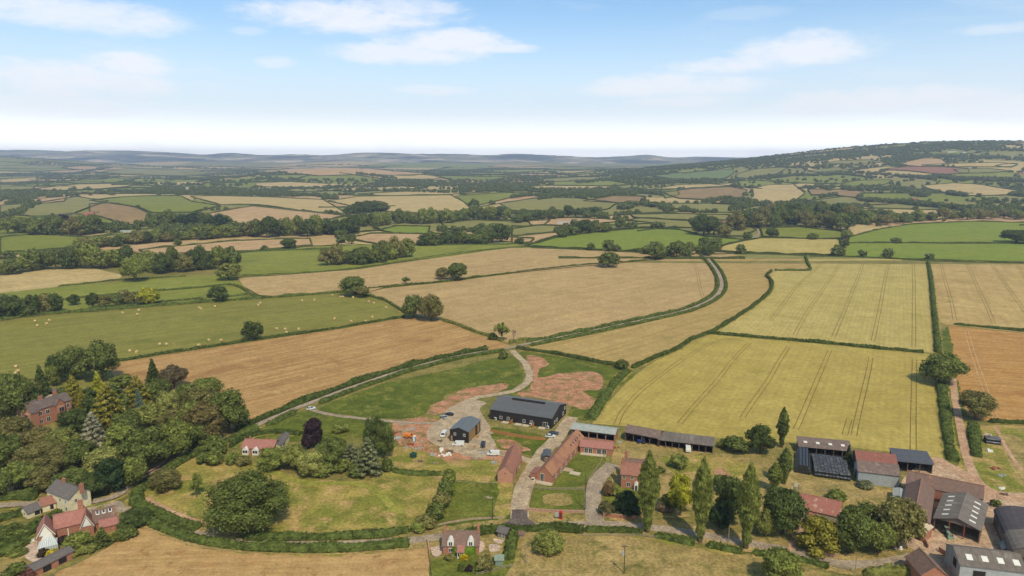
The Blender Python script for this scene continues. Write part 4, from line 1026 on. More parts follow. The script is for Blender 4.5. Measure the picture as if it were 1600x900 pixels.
 (673,502,462,38,'oak',OL,'right oak of the pair between stubble and pale barley'),
 (784,533,503,24,'sparse',M1,'thin crowned tree beside the dead tree'),
 (770,531,518,14,'bush',D1,'dark bush left of the thin crowned tree'),
 (786,561,548,15,'bush',D2,'bush on the lane bank near the gravel track'),
 (972,577,561,20,'bush',D2,'lone bush at the corner of the bare earth field'),
 (692,438,418,22,'oak',OL,'left tree of the pair in the barley hedge'),
 (715,439,411,30,'oak',D2,'right larger tree of the pair in the barley hedge'),
 (634,445,432,13,'sparse',D2,'small tree alone in the barley hedge'),
 (951,418,394,32,'oak',D2,'lone round oak between the two barley fields'),
 (1027,406,380,28,'oak',D2,'first oak of the row left of the lane'),
 (1058,404,377,26,'oak',D2,'second oak of the row left of the lane'),
 (1077,397,378,18,'round',M1,'third smaller tree of the row left of the lane'),
 (1101,386,370,18,'round',D2,'small tree left of the lane mouth'),
 (1122,383,371,14,'round',D2,'small tree right of the lane mouth'),
 (1106,400,386,16,'bush',D1,'bush beside the lane at the field corner'),
 (996,395,386,13,'bush',D2,'low bush on the hedge under the bright green field'),
 (1101,368,335,38,'oak',D1,'big dark ash clump above the bright green field'),
 (1116,368,340,30,'oak',D1,'dark tree behind the big ash clump'),
 (1132,372,350,20,'round',OL,'olive tree right of the big ash clump'),
 (1168,374,362,14,'bush',D2,'bush by the lane bend'),
 (812,382,371,15,'bush',D1,'round bush on the hedge left of the bright green field'),
 (878,372,356,18,'round',D2,'tree at the left tip of the bright green field'),
 (915,366,343,26,'oak',D1,'dark oak above the bright green field'),
 (934,364,350,22,'round',M2,'light tree right of the dark oak'),
 (946,364,348,20,'oak',D2,'round tree third above the bright green field'),
 (970,356,341,17,'round',D2,'tree standing in the pale strip above the bright green field'),
 (1207,372,356,18,'round',D1,'lone tree at the left of the small green strip'),
 (1271,375,363,17,'bush',D2,'bush in the hedge of the small green strip'),
 (1323,376,359,17,'round',M1,'upper tree at the left corner of the green fields'),
 (1320,388,375,13,'round',D1,'lower tree at the left corner of the green fields'),
 (1401,381,370,16,'bush',D2,'dark bush in the hedge between the green fields'),
 (1592,381,359,46,'oak',D1,'big dark tree at the right end of the green fields'),
 (1413,351,331,14,'round',D2,'single tree above the upper green field'),
 (1386,352,336,20,'round',OL,'olive tree above the left end of the green field'),
 (208,441,400,36,'round',M1,'lone green tree at the edge of the yellow field'),
 (356,438,410,34,'round',M2,'light green tree at the end of the big belt'),
 (114,477,460,17,'round',D1,'small tree alone in the left pasture'),
 (144,482,458,18,'tall',D1,'first tree of the short row in the left pasture'),
 (231,477,451,32,'willow',YE,'pale yellow willow at the end of the short row'),
 (451,390,373,24,'oak',D1,'dark tree on the hedge of the long pasture'),
 (549,382,364,13,'round',D2,'small round tree by the pink field'),
 (741,329,311,16,'oak',D1,'lone dark tree beside the far green field'),
 (1173,314,300,13,'round',D1,None),
]
for t in TREES:
    if t[6]: tree(*t)

def tonum(n):
    w = ['zeroth', 'first', 'second', 'third', 'fourth', 'fifth', 'sixth', 'seventh', 'eighth', 'ninth', 'tenth', 'eleventh', 'twelfth', 'thirteenth', 'fourteenth', 'fifteenth', 'sixteenth', 'seventeenth', 'eighteenth', 'nineteenth']
    if n < 20: return w[n]
    t = ['', '', 'twent', 'thirt', 'fort', 'fift', 'sixt', 'sevent', 'eight', 'ninet'][n // 10]
    return t + 'ieth' if n % 10 == 0 else t + 'y-' + w[n % 10]
# rows of trees that can be told apart: description, line in the photo, count, height px, width px
BELTS = [
 ('dark row at the left of the bale meadow', [(0,500),(45,494),(88,488)], 6, 34, 24, (D2,OL,D1)),
 ('short row of trees in the left pasture', [(158,480),(185,478),(215,475)], 4, 22, 20, (D2,M1,OL)),
 ('front of the belt above the yellow field', [(5,432),(60,422),(130,420),(180,418),(250,428),(300,424),(370,420)], 20, 34, 26, (D2,M1,D1,OL)),
 ('back of the belt above the yellow field', [(40,414),(90,410),(150,410),(215,412),(270,416),(330,414),(372,410)], 17, 19, 26, (D2,D2,OL,LT)),
 ('belt of trees above the long pink field', [(112,396),(140,388),(175,385),(230,380),(260,378),(300,376),(350,372),(400,368),(450,364)], 22, 20, 22, (M1,D2,OL,D1)),
 ('belt of trees below the orange field at centre', [(395,372),(440,370),(470,370),(500,368),(530,368),(560,366)], 11, 30, 24, (D2,M1,D1)),
 ('dark copse right of the far green field', [(230,358),(262,354),(300,356),(340,358),(362,356)], 9, 24, 22, (D1,BK,D2)),
 ('clump of trees in the long pasture', [(505,418),(520,414),(540,414),(560,416),(580,412),(600,408),(620,404),(638,402)], 10, 30, 26, (D2,M1,D1,OL)),
 ('dark line at the edge of pink stubble', [(655,386),(672,384),(700,382),(735,382),(755,380),(775,380),(790,378)], 9, 24, 22, (D1,D2,OL)),
 ('copse on the far yellow field', [(545,338),(560,334),(580,332),(600,332)], 6, 18, 20, (D1,D2)),
 ('belt of trees below the far yellow field', [(560,356),(590,352),(620,350),(650,350),(680,348),(700,348),(740,344),(780,344),(800,342)], 18, 22, 20, (D1,D2,M1)),
 ('park round the red farm at left', [(5,366),(30,362),(60,368),(95,366),(120,370),(150,362)], 10, 26, 26, (D2,OL,M1,PU)),
 ('row of trees behind the white farm shed', [(800,350),(825,346),(850,344),(870,342),(895,340),(925,338),(935,336)], 10, 18, 16, (D1,D2)),
 ('wood left of the small green strip', [(1145,362),(1165,356),(1190,356),(1215,354),(1245,354),(1270,356),(1300,358),(1330,360)], 16, 28, 22, (D2,D1,OL)),
 ('back of the wood left of the small green strip', [(1200,338),(1230,340),(1260,342),(1290,344),(1320,348),(1345,350)], 11, 26, 22, (D2,OL,D1)),
 ('belt of trees above the two green fields', [(1350,352),(1375,348),(1455,346),(1480,344),(1510,344),(1540,344),(1570,342),(1600,342)], 13, 18, 20, (D2,OL,M1)),
]
for bi, (desc, line, n, hp, wp, cols) in enumerate(BELTS):
    rnd = random.Random(bi + 40); pts = []
    seg = [math.hypot(b[0] - a[0], b[1] - a[1]) for a, b in zip(line[:-1], line[1:])]; tot = sum(seg)
    for k in range(n):
        d = tot * (k + .5) / n; i = 0
        while i < len(seg) - 1 and d > seg[i]: d -= seg[i]; i += 1
        t = d / seg[i]; pts.append((line[i][0] + (line[i + 1][0] - line[i][0]) * t, line[i][1] + (line[i + 1][1] - line[i][1]) * t))
    pts.sort()
    for k, (x, y) in enumerate(pts):
        kind = rnd.choices(['oak', 'round', 'tall', 'belt'], [2, 2, 1, 8])[0]; s = rnd.uniform(.72, 1.15) * 1
        tree(x + rnd.uniform(-3, 3), y + rnd.uniform(-1.5, 1.5), y - hp * s, wp * rnd.uniform(.85, 1.25), kind, rnd.choice(cols), tonum(k + 1) + ' tree from left in the ' + desc, 'trees of the ' + desc)

# all farther trees: one mass built from light crowns
low = []
for kd in ('oak', 'belt', 'belt', 'bush'):
    for s in range(2):
        v, f, _ = crown_geo(kd, 70 + s, 110, .1); low.append((np.array(v, dtype=np.float32), f))
DV = {'a': [], 'b': []}; DF = {'a': [], 'b': []}; off = {'a': 0, 'b': 0}; DT = []
def dtree(x, y, h, w):
    DT.append(h); key = 'a' if rnd.random() < .6 else 'b'
    v, f = low[rnd.randrange(len(low))]; a = rnd.uniform(0, 6.28); ca, sa = math.cos(a), math.sin(a)
    q = np.empty_like(v); q[:, 0] = (v[:, 0] * ca - v[:, 1] * sa) * w + x; q[:, 1] = (v[:, 0] * sa + v[:, 1] * ca) * w + y; q[:, 2] = v[:, 2] * h + hgt(x, y) - h * .05
    DV[key].append(q); o = off[key]; DF[key] += [tuple(i + o for i in ff) for ff in f]; off[key] += len(q)
rnd = random.Random(99)
def band(line, wpx_or_m, n, h0=10, h1=16):
    w = wpts(line); ln = resample(w, 4.0)
    for _ in range(int(n * 1.8)):
        p = ln[rnd.randrange(len(ln))]; y = p.y + rnd.uniform(-1, 1) * wpx_or_m; x = p.x + rnd.uniform(-8, 8); h = rnd.uniform(h0, h1)
        dtree(x, y, h, h * rnd.uniform(.9, 1.3))
FARB = [ # traced masses
 ([(0,322),(30,318),(50,310)], 20, 14), ([(0,345),(40,330),(55,318)], 25, 18), ([(80,300),(130,296),(165,302),(180,306)], 15, 12), ([(165,300),(250,302),(330,304),(400,304),(480,306)], 25, 80),
 ([(175,290),(230,288),(300,290),(380,290)], 60, 55), ([(0,276),(60,274),(130,270),(170,262)], 120, 90), ([(100,262),(200,258),(300,262),(400,268)], 150, 110), ([(200,280),(280,278),(340,284),(400,282)], 60, 60),
 ([(400,306),(440,308),(490,306),(520,312)], 25, 40), ([(500,300),(560,298),(640,300),(700,302),(780,300),(800,302)], 20, 60), ([(400,300),(450,296),(530,294),(620,292),(700,292),(800,290)], 50, 120), 
 ([(400,280),(470,284),(560,284),(650,284),(760,286),(850,282)], 70, 150), ([(460,260),(500,258),(550,258),(575,260)], 25, 50), ([(690,270),(720,268),(800,272),(860,270),(900,276)], 200, 120), ([(560,272),(620,280)], 20, 25),
 ([(900,305),(960,300),(1000,298),(1010,300)], 60, 70), ([(845,312),(880,306),(920,304)], 25, 40), ([(940,303),(1000,302),(1030,305)], 30, 60), ([(1010,290),(1050,284),(1100,282),(1150,284),(1190,278)], 40, 70),
 ([(970,328),(990,322),(1020,324),(1050,330),(1080,332)], 25, 38), ([(1100,318),(1130,312),(1160,314),(1180,318)], 20, 30), ([(800,310),(830,306)], 20, 14), ([(780,330),(800,336),(870,338),(930,332),(940,330)], 10, 34),
 ([(1140,330),(1180,322),(1215,320),(1250,328)], 25, 40), ([(1150,345),(1200,332)], 30, 26), ([(1160,262),(1200,256),(1260,250),(1320,244),(1400,238),(1480,232),(1560,232),(1600,234)], 160, 420),
 ([(1180,252),(1260,242),(1330,238),(1400,233),(1460,227),(1500,225),(1560,226),(1600,228)], 60, 260), ([(1220,262),(1270,262),(1330,262),(1380,256),(1430,244),(1500,246),(1600,250)], 90, 160),
 ([(1180,280),(1230,276),(1290,274),(1360,272),(1400,276),(1450,280),(1480,276)], 40, 130), ([(1480,280),(1530,282),(1600,284)], 50, 100), ([(1320,298),(1360,298),(1400,296),(1430,300),(1440,308)], 45, 110), ([(1350,315),(1400,318),(1440,322),(1480,326),(1540,330),(1600,330)], 35, 120),
 ([(1440,302),(1470,302)], 8, 8), ([(1480,304),(1512,308)], 10, 16), ([(1580,306),(1600,308)], 8, 10), ([(1265,296),(1280,292),(1300,300)], 12, 14), ([(1280,310),(1305,306)], 10, 10), ([(1200,250),(1150,256),(1100,262),(1050,264),(1000,268),(950,270)], 150, 160),
 ([(1060,270),(1000,276),(950,282),(900,286)], 80, 110), ([(1385,336),(1340,338),(1300,332),(1260,332)], 20, 45),
]
for (ln, wd, n) in FARB: band(ln, wd, n)
for _ in range(2600):
    x = rnd.uniform(500, 3900); y = rnd.uniform(2300, 4900) ; h = rnd.uniform(9, 15)
    if mnoise.noise(Vector((x / 260., y / 160., 2))) > -.12 and not is_taken(x, y): dtree(x, y, h, h * rnd.uniform(.9, 1.4))
for (a, b) in cell_edges:
    if a[0] + a[1] * 3.1 > b[0] + b[1] * 3.1: continue
    L = math.hypot(a[0] - b[0], a[1] - b[1]); my = (a[1] + b[1]) / 2
    if my > 7000 or abs((a[0] + b[0]) / 2) > my * .8 + 100: continue
    dens = rnd.choice([0, .01, .02, .045, .075, .12]); n = int(L * dens)
    for _ in range(n):
        t = rnd.random(); x = a[0] + (b[0] - a[0]) * t + rnd.uniform(-7, 7); y = a[1] + (b[1] - a[1]) * t + rnd.uniform(-7, 7)
        if is_taken(x, y): continue
        h = rnd.uniform(7, 14); dtree(x, y, h, h * rnd.uniform(.9, 1.3))
for poly in wood_cells:
    xs = [p[0] for p in poly]; ys = [p[1] for p in poly]; A = (max(xs) - min(xs)) * (max(ys) - min(ys))
    for _ in range(int(min(260, A / 420))):
        x = rnd.uniform(min(xs), max(xs)); y = rnd.uniform(min(ys), max(ys))
        if inpoly(x, y, poly) and not is_taken(x, y) and abs(x) < y * .8 + 100 and y < 7000: h = rnd.uniform(10, 16); dtree(x, y, h, h * rnd.uniform(.9, 1.3))
V = np.concatenate(DV['a'] + DV['b'])
na = off['a']; F = DF['a'] + [tuple(i + na for i in f) for f in DF['b']]
me = bpy.data.meshes.new('distant_trees'); me.from_pydata(V.tolist(), [], F); me.materials.append(LEAF)
o = link('distant_trees', me); o.color = C((102, 112, 66)); tag(o, 'distant hedgerow trees and copses out to the hills', 'trees', kind='stuff')
print('TREES', ncnt[0], 'distant', len(DT), 'faces', len(F))

# ------------------------------------------------------------------ building materials
BM = {}
BM['brick'] = mat('red_brick', (178, 124, 102), (162, 110, 90), 2.0, c3=(196, 146, 122), s3=1.2, wave=('Z', .3, .12))
BM['palebrick'] = mat('pale_pink_brick', (196, 146, 124), (180, 128, 108), 2.0, c3=(208, 168, 146), s3=1.0, wave=('Z', .3, .1))
BM['tile'] = mat('red_roof_tiles', (166, 116, 100), (146, 100, 88), 1.6, c3=(188, 128, 88), s3=.5, wave=('Z', .32, .22))
BM['tile_orange'] = mat('orange_roof_tiles', (180, 132, 98), (164, 116, 92), 1.2, c3=(152, 104, 90), s3=.16, wave=('Z', .32, .2), t3=(.48, .6))
BM['tile_pink'] = mat('pink_red_roof_tiles', (176, 122, 112), (160, 108, 100), 1.4, c3=(190, 130, 110), s3=.6, wave=('Z', .3, .15))
BM['tile_brown'] = mat('brown_roof_tiles', (134, 108, 98), (118, 94, 86), 1.5, c3=(156, 120, 100), s3=.5, wave=('Z', .32, .2))
BM['tile_lichen'] = mat('lichened_red_tiles', (178, 118, 106), (158, 102, 92), 1.5, c3=(198, 172, 150), s3=.55, wave=('Z', .35, .2), t3=(.56, .66))
BM['slate'] = mat('grey_slate', (118, 110, 108), (102, 96, 96), 1.5, c3=(132, 122, 116), s3=.6, wave=('Z', .3, .15))
BM['purple_slate'] = mat('purple_slate', (118, 102, 98), (100, 88, 86), 1.5, c3=(136, 118, 112), s3=.6, wave=('Z', .3, .15))
BM['metal'] = mat('blue_grey_metal_roof', (106, 106, 108), (98, 98, 100), .5, rough=.45, wave=('X', .55, .22), bump=.1, metal=.0, spec=.5)
BM['metaly'] = mat('blue_grey_metal_roof_lengthwise', (110, 116, 120), (104, 110, 114), .5, rough=.45, wave=('Y', .55, .22), bump=.1, spec=.5)
BM['corr'] = mat('corrugated_grey_sheet', (128, 118, 112), (110, 100, 94), .8, c3=(150, 138, 128), s3=.35, wave=('X', .45, .25), stretch=(1, .25, 1))
BM['corry'] = mat('corrugated_grey_sheet_crosswise', (132, 122, 116), (112, 104, 98), .8, c3=(150, 140, 130), s3=.35, wave=('Y', .45, .25), stretch=(.25, 1, 1))
BM['corrpale'] = mat('pale_corrugated_sheet', (178, 182, 178), (160, 166, 166), .7, c3=(146, 146, 140), s3=.4, wave=('X', .4, .22))
BM['corrbrown'] = mat('brown_grey_corrugated_sheet', (136, 116, 108), (112, 96, 92), .9, c3=(158, 140, 128), s3=.5, wave=('X', .4, .25))
BM['rust'] = mat('rusty_red_sheet', (156, 100, 90), (136, 88, 80), 1.0, c3=(170, 112, 96), s3=.5, wave=('X', .5, .2))
BM['darkmetal'] = mat('dark_slate_blue_sheet', (96, 97, 104), (86, 88, 96), .6, rough=.5, wave=('X', .5, .2))
BM['darkroof'] = mat('dark_curved_sheet', (92, 84, 88), (78, 72, 78), .8, c3=(112, 104, 102), s3=.4, wave=('Y', .5, .2))
BM['blackboard'] = mat('black_weatherboard', (52, 46, 46), (42, 38, 38), 2.0, wave=('X', .25, .3), rough=.8)
BM['timber'] = mat('raw_timber', (186, 150, 100), (160, 124, 80), 2.0, wave=('X', .3, .3))
BM['oldtimber'] = mat('weathered_timber', (124, 104, 88), (100, 84, 72), 2.0, wave=('X', .25, .3))
BM['fencewood'] = mat('new_fence_timber', (190, 136, 84), (170, 118, 72), 2.0, wave=('X', .18, .25))
BM['greywood'] = mat('silvered_wood', (168, 154, 132), (140, 128, 110), 3.0)
BM['polewood'] = mat('dark_pole_wood', (84, 76, 66), (66, 60, 54), 3.0)
BM['cream'] = mat('cream_render', (232, 222, 194), (214, 200, 168), .8)
BM['white'] = mat('white_paint', (232, 230, 226), (222, 220, 216), 1.0, rough=.5)
BM['paleblue'] = mat('pale_blue_sheet_wall', (178, 184, 190), (160, 168, 176), .7, wave=('X', .4, .15))
BM['stone'] = mat('grey_stone', (176, 164, 142), (150, 138, 120), 2.0, c3=(190, 180, 160), s3=.8)
BM['redstone'] = mat('red_sandstone', (188, 150, 130), (164, 128, 110), 2.0, c3=(200, 168, 150), s3=.8)
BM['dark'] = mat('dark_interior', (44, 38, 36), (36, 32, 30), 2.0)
BM['glass'] = mat('window_glass', (52, 58, 66), (44, 50, 58), .5, rough=.12, bump=0, spec=.6)
BM['black'] = mat('black_wrap', (34, 34, 38), (58, 60, 64), 2.2, rough=.36, bump=.6, spec=.45, c3=(140, 142, 148), s3=1.6, t3=(.6, .7))  # pale grey patches put the wrap's light glints into its colour
BM['straw'] = mat('straw', (214, 188, 140), (190, 162, 112), 5.0)
BM['rubber'] = mat('tyre_rubber', (34, 34, 34), (28, 28, 28), 3.0)
BM['carwhite'] = mat('white_car_paint', (226, 228, 230), (222, 224, 226), .5, rough=.25, bump=0, spec=.6)
BM['carsilver'] = mat('silver_car_paint', (178, 184, 190), (172, 178, 184), .5, rough=.25, bump=0, spec=.6)
BM['carblack'] = mat('black_car_paint', (40, 42, 48), (36, 38, 44), .5, rough=.2, bump=0, spec=.6)
BM['cargrey'] = mat('dark_grey_car_paint', (70, 72, 80), (66, 68, 76), .5, rough=.25, bump=0, spec=.6)
BM['lamp'] = mat('lamp_glass', (220, 216, 206), (210, 206, 196), .5, rough=.2, bump=0)
BM['orange'] = mat('orange_machine_paint', (236, 140, 40), (220, 124, 30), 1.0, rough=.4)
BM['blue'] = mat('blue_plastic', (120, 168, 196), (110, 158, 188), 1.0, rough=.5)
BM['deepblue'] = mat('blue_machine_paint', (50, 70, 150), (44, 62, 136), 1.0, rough=.4)
BM['tank'] = mat('dark_green_plastic', (40, 74, 62), (34, 66, 54), 1.0, rough=.5)
BM['boxred'] = mat('telephone_box_red', (206, 44, 42), (196, 38, 36), 1.0, rough=.4)
BM['ivy'] = LEAF
BM['concrete'] = mat('concrete_slab', (206, 190, 168), (188, 172, 150), 1.0)
BM['teal'] = mat('grey_green_paint', (142, 158, 146), (128, 144, 132), 1.0, wave=('X', .2, .2))
BM['redmachine'] = mat('faded_red_paint', (158, 82, 66), (134, 70, 58), 1.5, rough=.6)
BM['greenmachine'] = mat('pale_green_machine_paint', (150, 176, 160), (120, 146, 132), 1.5, rough=.5)
GZ = 0.2
def F2(a, b):
    a = P(*a) if len(a) == 2 else Vector(a); b = P(*b) if len(b) == 2 else Vector(b)
    return a, (b - a).length, math.atan2(b.y - a.y, b.x - a.x)
def windows(rt, wl, L, Wd, frame='white', pane='glass'):
    """wl: (face, s, z, w, h[, name])"""
    for it in wl:
        face, s, z, w, h = it[:5]; nm = it[5] if len(it) > 5 else 'window'
        def pt(u, o, zz):
            if face == 'f': return (u, -o, zz)
            if face == 'b': return (u, Wd + o, zz)
            if face == 'l': return (-o, u, zz)
            return (L + o, u, zz)
        ext = L if face in 'fb' else Wd; u0 = s * ext - w / 2; u1 = u0 + w
        def bx(mb, a, b, z0, z1, o0, o1):
            p, q = pt(a, o0, z0), pt(b, o1, z1)
            mb.box(min(p[0], q[0]), min(p[1], q[1]), z0, max(p[0], q[0]), max(p[1], q[1]), z1)
        if nm == 'window':
            t = .1; mb = MB()
            bx(mb, u0 - t, u1 + t, z - t, z, -.02, .1); bx(mb, u0 - t, u1 + t, z + h, z + h + t, -.02, .09)
            bx(mb, u0 - t, u0, z, z + h, -.02, .08); bx(mb, u1, u1 + t, z, z + h, -.02, .08)
            bx(mb, (u0 + u1) / 2 - .04, (u0 + u1) / 2 + .04, z, z + h, -.02, .075)
            f = mb.obj('window', BM[frame], rt)
            mp = MB(); bx(mp, u0 + .004, u1 - .004, z + .004, z + h - .004, -.03, .05); mp.obj('pane', BM[pane], f)
        elif nm == 'door':
            mb = MB(); bx(mb, u0, u1, z, z + h, -.02, .07); d = mb.obj('door', BM[it[6] if len(it) > 6 else 'oldtimber'], rt)
            mk = MB(); bx(mk, u1 - .2, u1 - .1, z + h * .45, z + h * .5, .075, .13); mk.obj('handle', BM['dark'], d)
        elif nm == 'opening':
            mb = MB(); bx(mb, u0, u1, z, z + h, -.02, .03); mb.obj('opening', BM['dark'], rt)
        elif nm == 'panel':
            mb = MB(); bx(mb, u0, u1, z, z + h, -.02, .045); mb.obj('wall_panel', BM[it[6]], rt)
def roof_gable(rt, L, Wd, eave, ridge, m, ax='x', oh=.35, t=.16, parent=None, x0=0., y0=0.):
    mb = MB(); C_ = (Wd if ax == 'x' else L) / 2; D = L if ax == 'x' else Wd; sl = (ridge - eave) / C_; dz = .06
    ze = eave - sl * oh + dz + t; zr = ridge + dz + t
    def pt(a, c, z): return (a + x0, c + y0, z) if ax == 'x' else (c + x0, a + y0, z)
    mb.slab([pt(-oh, -oh, ze), pt(D + oh, -oh, ze), pt(D + oh, C_, zr), pt(-oh, C_, zr)], t)
    mb.slab([pt(D + oh, 2 * C_ + oh, ze), pt(-oh, 2 * C_ + oh, ze), pt(-oh, C_, zr + .004), pt(D + oh, C_, zr + .004)], t)
    rf = mb.obj('roof', BM[m], rt)
    rc = MB(); rc.prism([(C_ - .18, zr - .02), (C_, zr + .1), (C_ + .18, zr - .02)], -oh, D + oh, 'x' if ax == 'x' else 'y')
    rc.v = [(v[0] + x0, v[1] + y0, v[2]) for v in rc.v]
    rc.obj('ridge_cap', BM[m], rf)
    return rf
def chimney(rf, x, y, z0, z1, w=.9, d=.6, m='brick', pots=2):
    mb = MB(); mb.box(x - w / 2, y - d / 2, z0, x + w / 2, y + d / 2, z1); mb.box(x - w / 2 - .07, y - d / 2 - .07, z1 - .3, x + w / 2 + .07, y + d / 2 + .07, z1 - .12)
    ch = mb.obj('chimney', BM[m], rf)
    mp = MB()
    for k in range(pots): mp.tube((x - w / 4 + k * w / 2 if pots > 1 else x, y, z1 - .02), (x - w / 4 + k * w / 2 if pots > 1 else x, y, z1 + .4), .13, .1, 8)
    # pots belong to the stack
    ch.data = ch.data; mp2 = mb; o = len(mb.v); mb.v += mp.v; mb.f += [tuple(i + o for i in f) for f in mp.f]; mb.m += mp.m
    ch.data = mb.mesh('chimney', BM[m]); return ch
def E(px, py, z):
    dx = (px - 800) / FPX; u = (450 - py) / FPX; dy = math.cos(PITCH) + u * math.sin(PITCH); dz = -math.sin(PITCH) + u * math.cos(PITCH); t = (z - CAM_H) / dz
    return Vector((dx * t, dy * t, 0))
def from_ridge(p1, p2, z, Wd, ext=0.0):
    r1, r2 = E(*p1, z), E(*p2, z); d = (r2 - r1).normalized(); n = Vector((-d.y, d.x, 0)); r1 = r1 - d * ext
    return tuple(r1 - n * Wd / 2), tuple(r2 - n * Wd / 2)
def house(label, a, b, Wd, eave, ridge, wall='brick', roof='tile', ax='x', name='house', cat='house', wins=(), chims=(), oh=.35, group=None):
    o, L, rz = F2(a, b); rt = root(name, label, cat, (o.x, o.y, 0.05), rz, group)
    mb = MB(); C_ = Wd if ax == 'x' else L; D = L if ax == 'x' else Wd
    mb.prism([(0, -.3), (C_, -.3), (C_, eave), (C_ / 2, ridge), (0, eave)], 0, D, ax); mb.obj('walls', BM[wall], rt)
    rf = roof_gable(rt, L, Wd, eave, ridge, roof, ax, oh)
    windows(rt, wins, L, Wd)
    for c in chims: chimney(rf, *c)
    return rt, L
def open_barn(label, a, b, Wd, hf, hb, roof, posts, wall='oldtimber', name='open_barn', gable=None, post='oldtimber', lean=None, group=None, front=0.0):
    """three walls, posts along the front, roof falling or pitched"""
    o, L, rz = F2(a, b); rt = root(name, label, 'barn', (o.x, o.y, 0.05), rz, group); t = .18
    if gable:
        m_ = MB(); m_.prism([(0, -.2), (Wd, -.2), (Wd, hb), (Wd / 2, gable), (0, hf)], 0, t, 'x'); m_.prism([(0, -.2), (Wd, -.2), (Wd, hb), (Wd / 2, gable), (0, hf)], L - t, L, 'x')
        m_.box(t, Wd - t, -.2, L - t, Wd, hb - .01); m_.obj('walls', BM[wall], rt); roof_gable(rt, L, Wd, hf, gable, roof, 'x', .4)
    else:
        m_ = MB(); m_.prism([(0, -.2), (Wd, -.2), (Wd, hb), (0, hf)], 0, t, 'x'); m_.prism([(0, -.2), (Wd, -.2), (Wd, hb), (0, hf)], L - t, L, 'x'); m_.box(t, Wd - t, -.2, L - t, Wd, hb - .01)
        m_.obj('walls', BM[wall], rt)
        s = (hb - hf) / Wd; mr = MB(); mr.slab([(-.4, -.5, hf - s * .5 + .25), (L + .4, -.5, hf - s * .5 + .25), (L + .4, Wd + .3, hb + s * .3 + .25), (-.4, Wd + .3, hb + s * .3 + .25)], .14)
        mr.obj('roof', BM[roof], rt)
    for k in range(posts + 1):
        x = .12 + (L - .24) * k / posts; MB().box(x - .13, .02, -.2, x + .13, .3, hf + .02).obj('post', BM[post], rt)
    m2 = MB(); m2.box(0.26, .05, hf - .28, L - .26, .24, hf - .03); m2.obj('beam', BM[post], rt)
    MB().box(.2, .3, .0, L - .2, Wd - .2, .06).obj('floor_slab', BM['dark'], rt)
    if front: MB().box(.3, .32, .0, L - .3, .45, front).obj('low_wall', BM['palebrick'], rt)
    return rt, L

# ---- black barns
rt, L = house('small black boarded barn with blue-grey metal roof and unfinished timber side', (703,689), (732,693), 14.5, 5.2, 6.6, 'blackboard', 'metaly', 'y', 'black_barn', 'barn', oh=.25,
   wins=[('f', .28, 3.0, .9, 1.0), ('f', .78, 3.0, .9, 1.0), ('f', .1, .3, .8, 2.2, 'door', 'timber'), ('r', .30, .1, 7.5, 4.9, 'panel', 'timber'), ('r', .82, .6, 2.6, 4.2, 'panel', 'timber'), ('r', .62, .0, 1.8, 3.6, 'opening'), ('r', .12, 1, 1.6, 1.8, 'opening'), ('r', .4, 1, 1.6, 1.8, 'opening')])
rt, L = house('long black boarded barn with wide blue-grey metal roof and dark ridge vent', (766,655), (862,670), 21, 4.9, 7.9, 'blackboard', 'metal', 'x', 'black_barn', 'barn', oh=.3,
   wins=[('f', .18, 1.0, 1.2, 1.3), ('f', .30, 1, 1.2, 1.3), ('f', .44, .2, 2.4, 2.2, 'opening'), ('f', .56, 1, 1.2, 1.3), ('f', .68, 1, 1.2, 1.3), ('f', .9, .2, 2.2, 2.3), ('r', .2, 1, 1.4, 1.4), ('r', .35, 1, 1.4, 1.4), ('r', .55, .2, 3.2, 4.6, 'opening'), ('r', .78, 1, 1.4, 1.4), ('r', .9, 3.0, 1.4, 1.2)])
mb = MB(); mb.box(L * .24, 9.1, 7.7, L * .78, 10.3, 8.42); mb.obj('ridge_vent', BM['dark'], rt)
for s in (.37, .72): MB().box(L * s, -3.0, 0, L * s + .12, -.06, 1.9).obj('screen_fence', BM['fencewood'], rt)
for s in (.27, .48, .6, .86): MB().box(L * s - 1.6, -2.6, .0, L * s + 1.6, -.06, .22).obj('patio', BM['concrete'], rt)
def heat_pump(px, py, rz, label):
    p = P(px, py); r_ = root('heat_pump_unit', label, 'heat pump', (p.x, p.y, .3), rz, 'white heat pump units'); MB().box(-.55, -.2, 0, .55, .2, 1.25).obj('casing', BM['white'], r_)
    m_ = MB(); m_.tube((-.1, -.2, .65), (-.1, -.26, .65), .42, .42, 12); m_.obj('fan', BM['dark'], r_)
AZB = math.atan2((P(862, 670) - P(766, 655)).y, (P(862, 670) - P(766, 655)).x)
heat_pump(774,657,AZB,'white heat pump at the left end of the long black barn'); heat_pump(829,666,AZB,'white heat pump in the middle of the long black barn'); heat_pump(856,670.5,AZB,'white heat pump near the right corner of the long black barn')
heat_pump(833,752,0,'white heat pump beside the brick gable of the long tiled range')
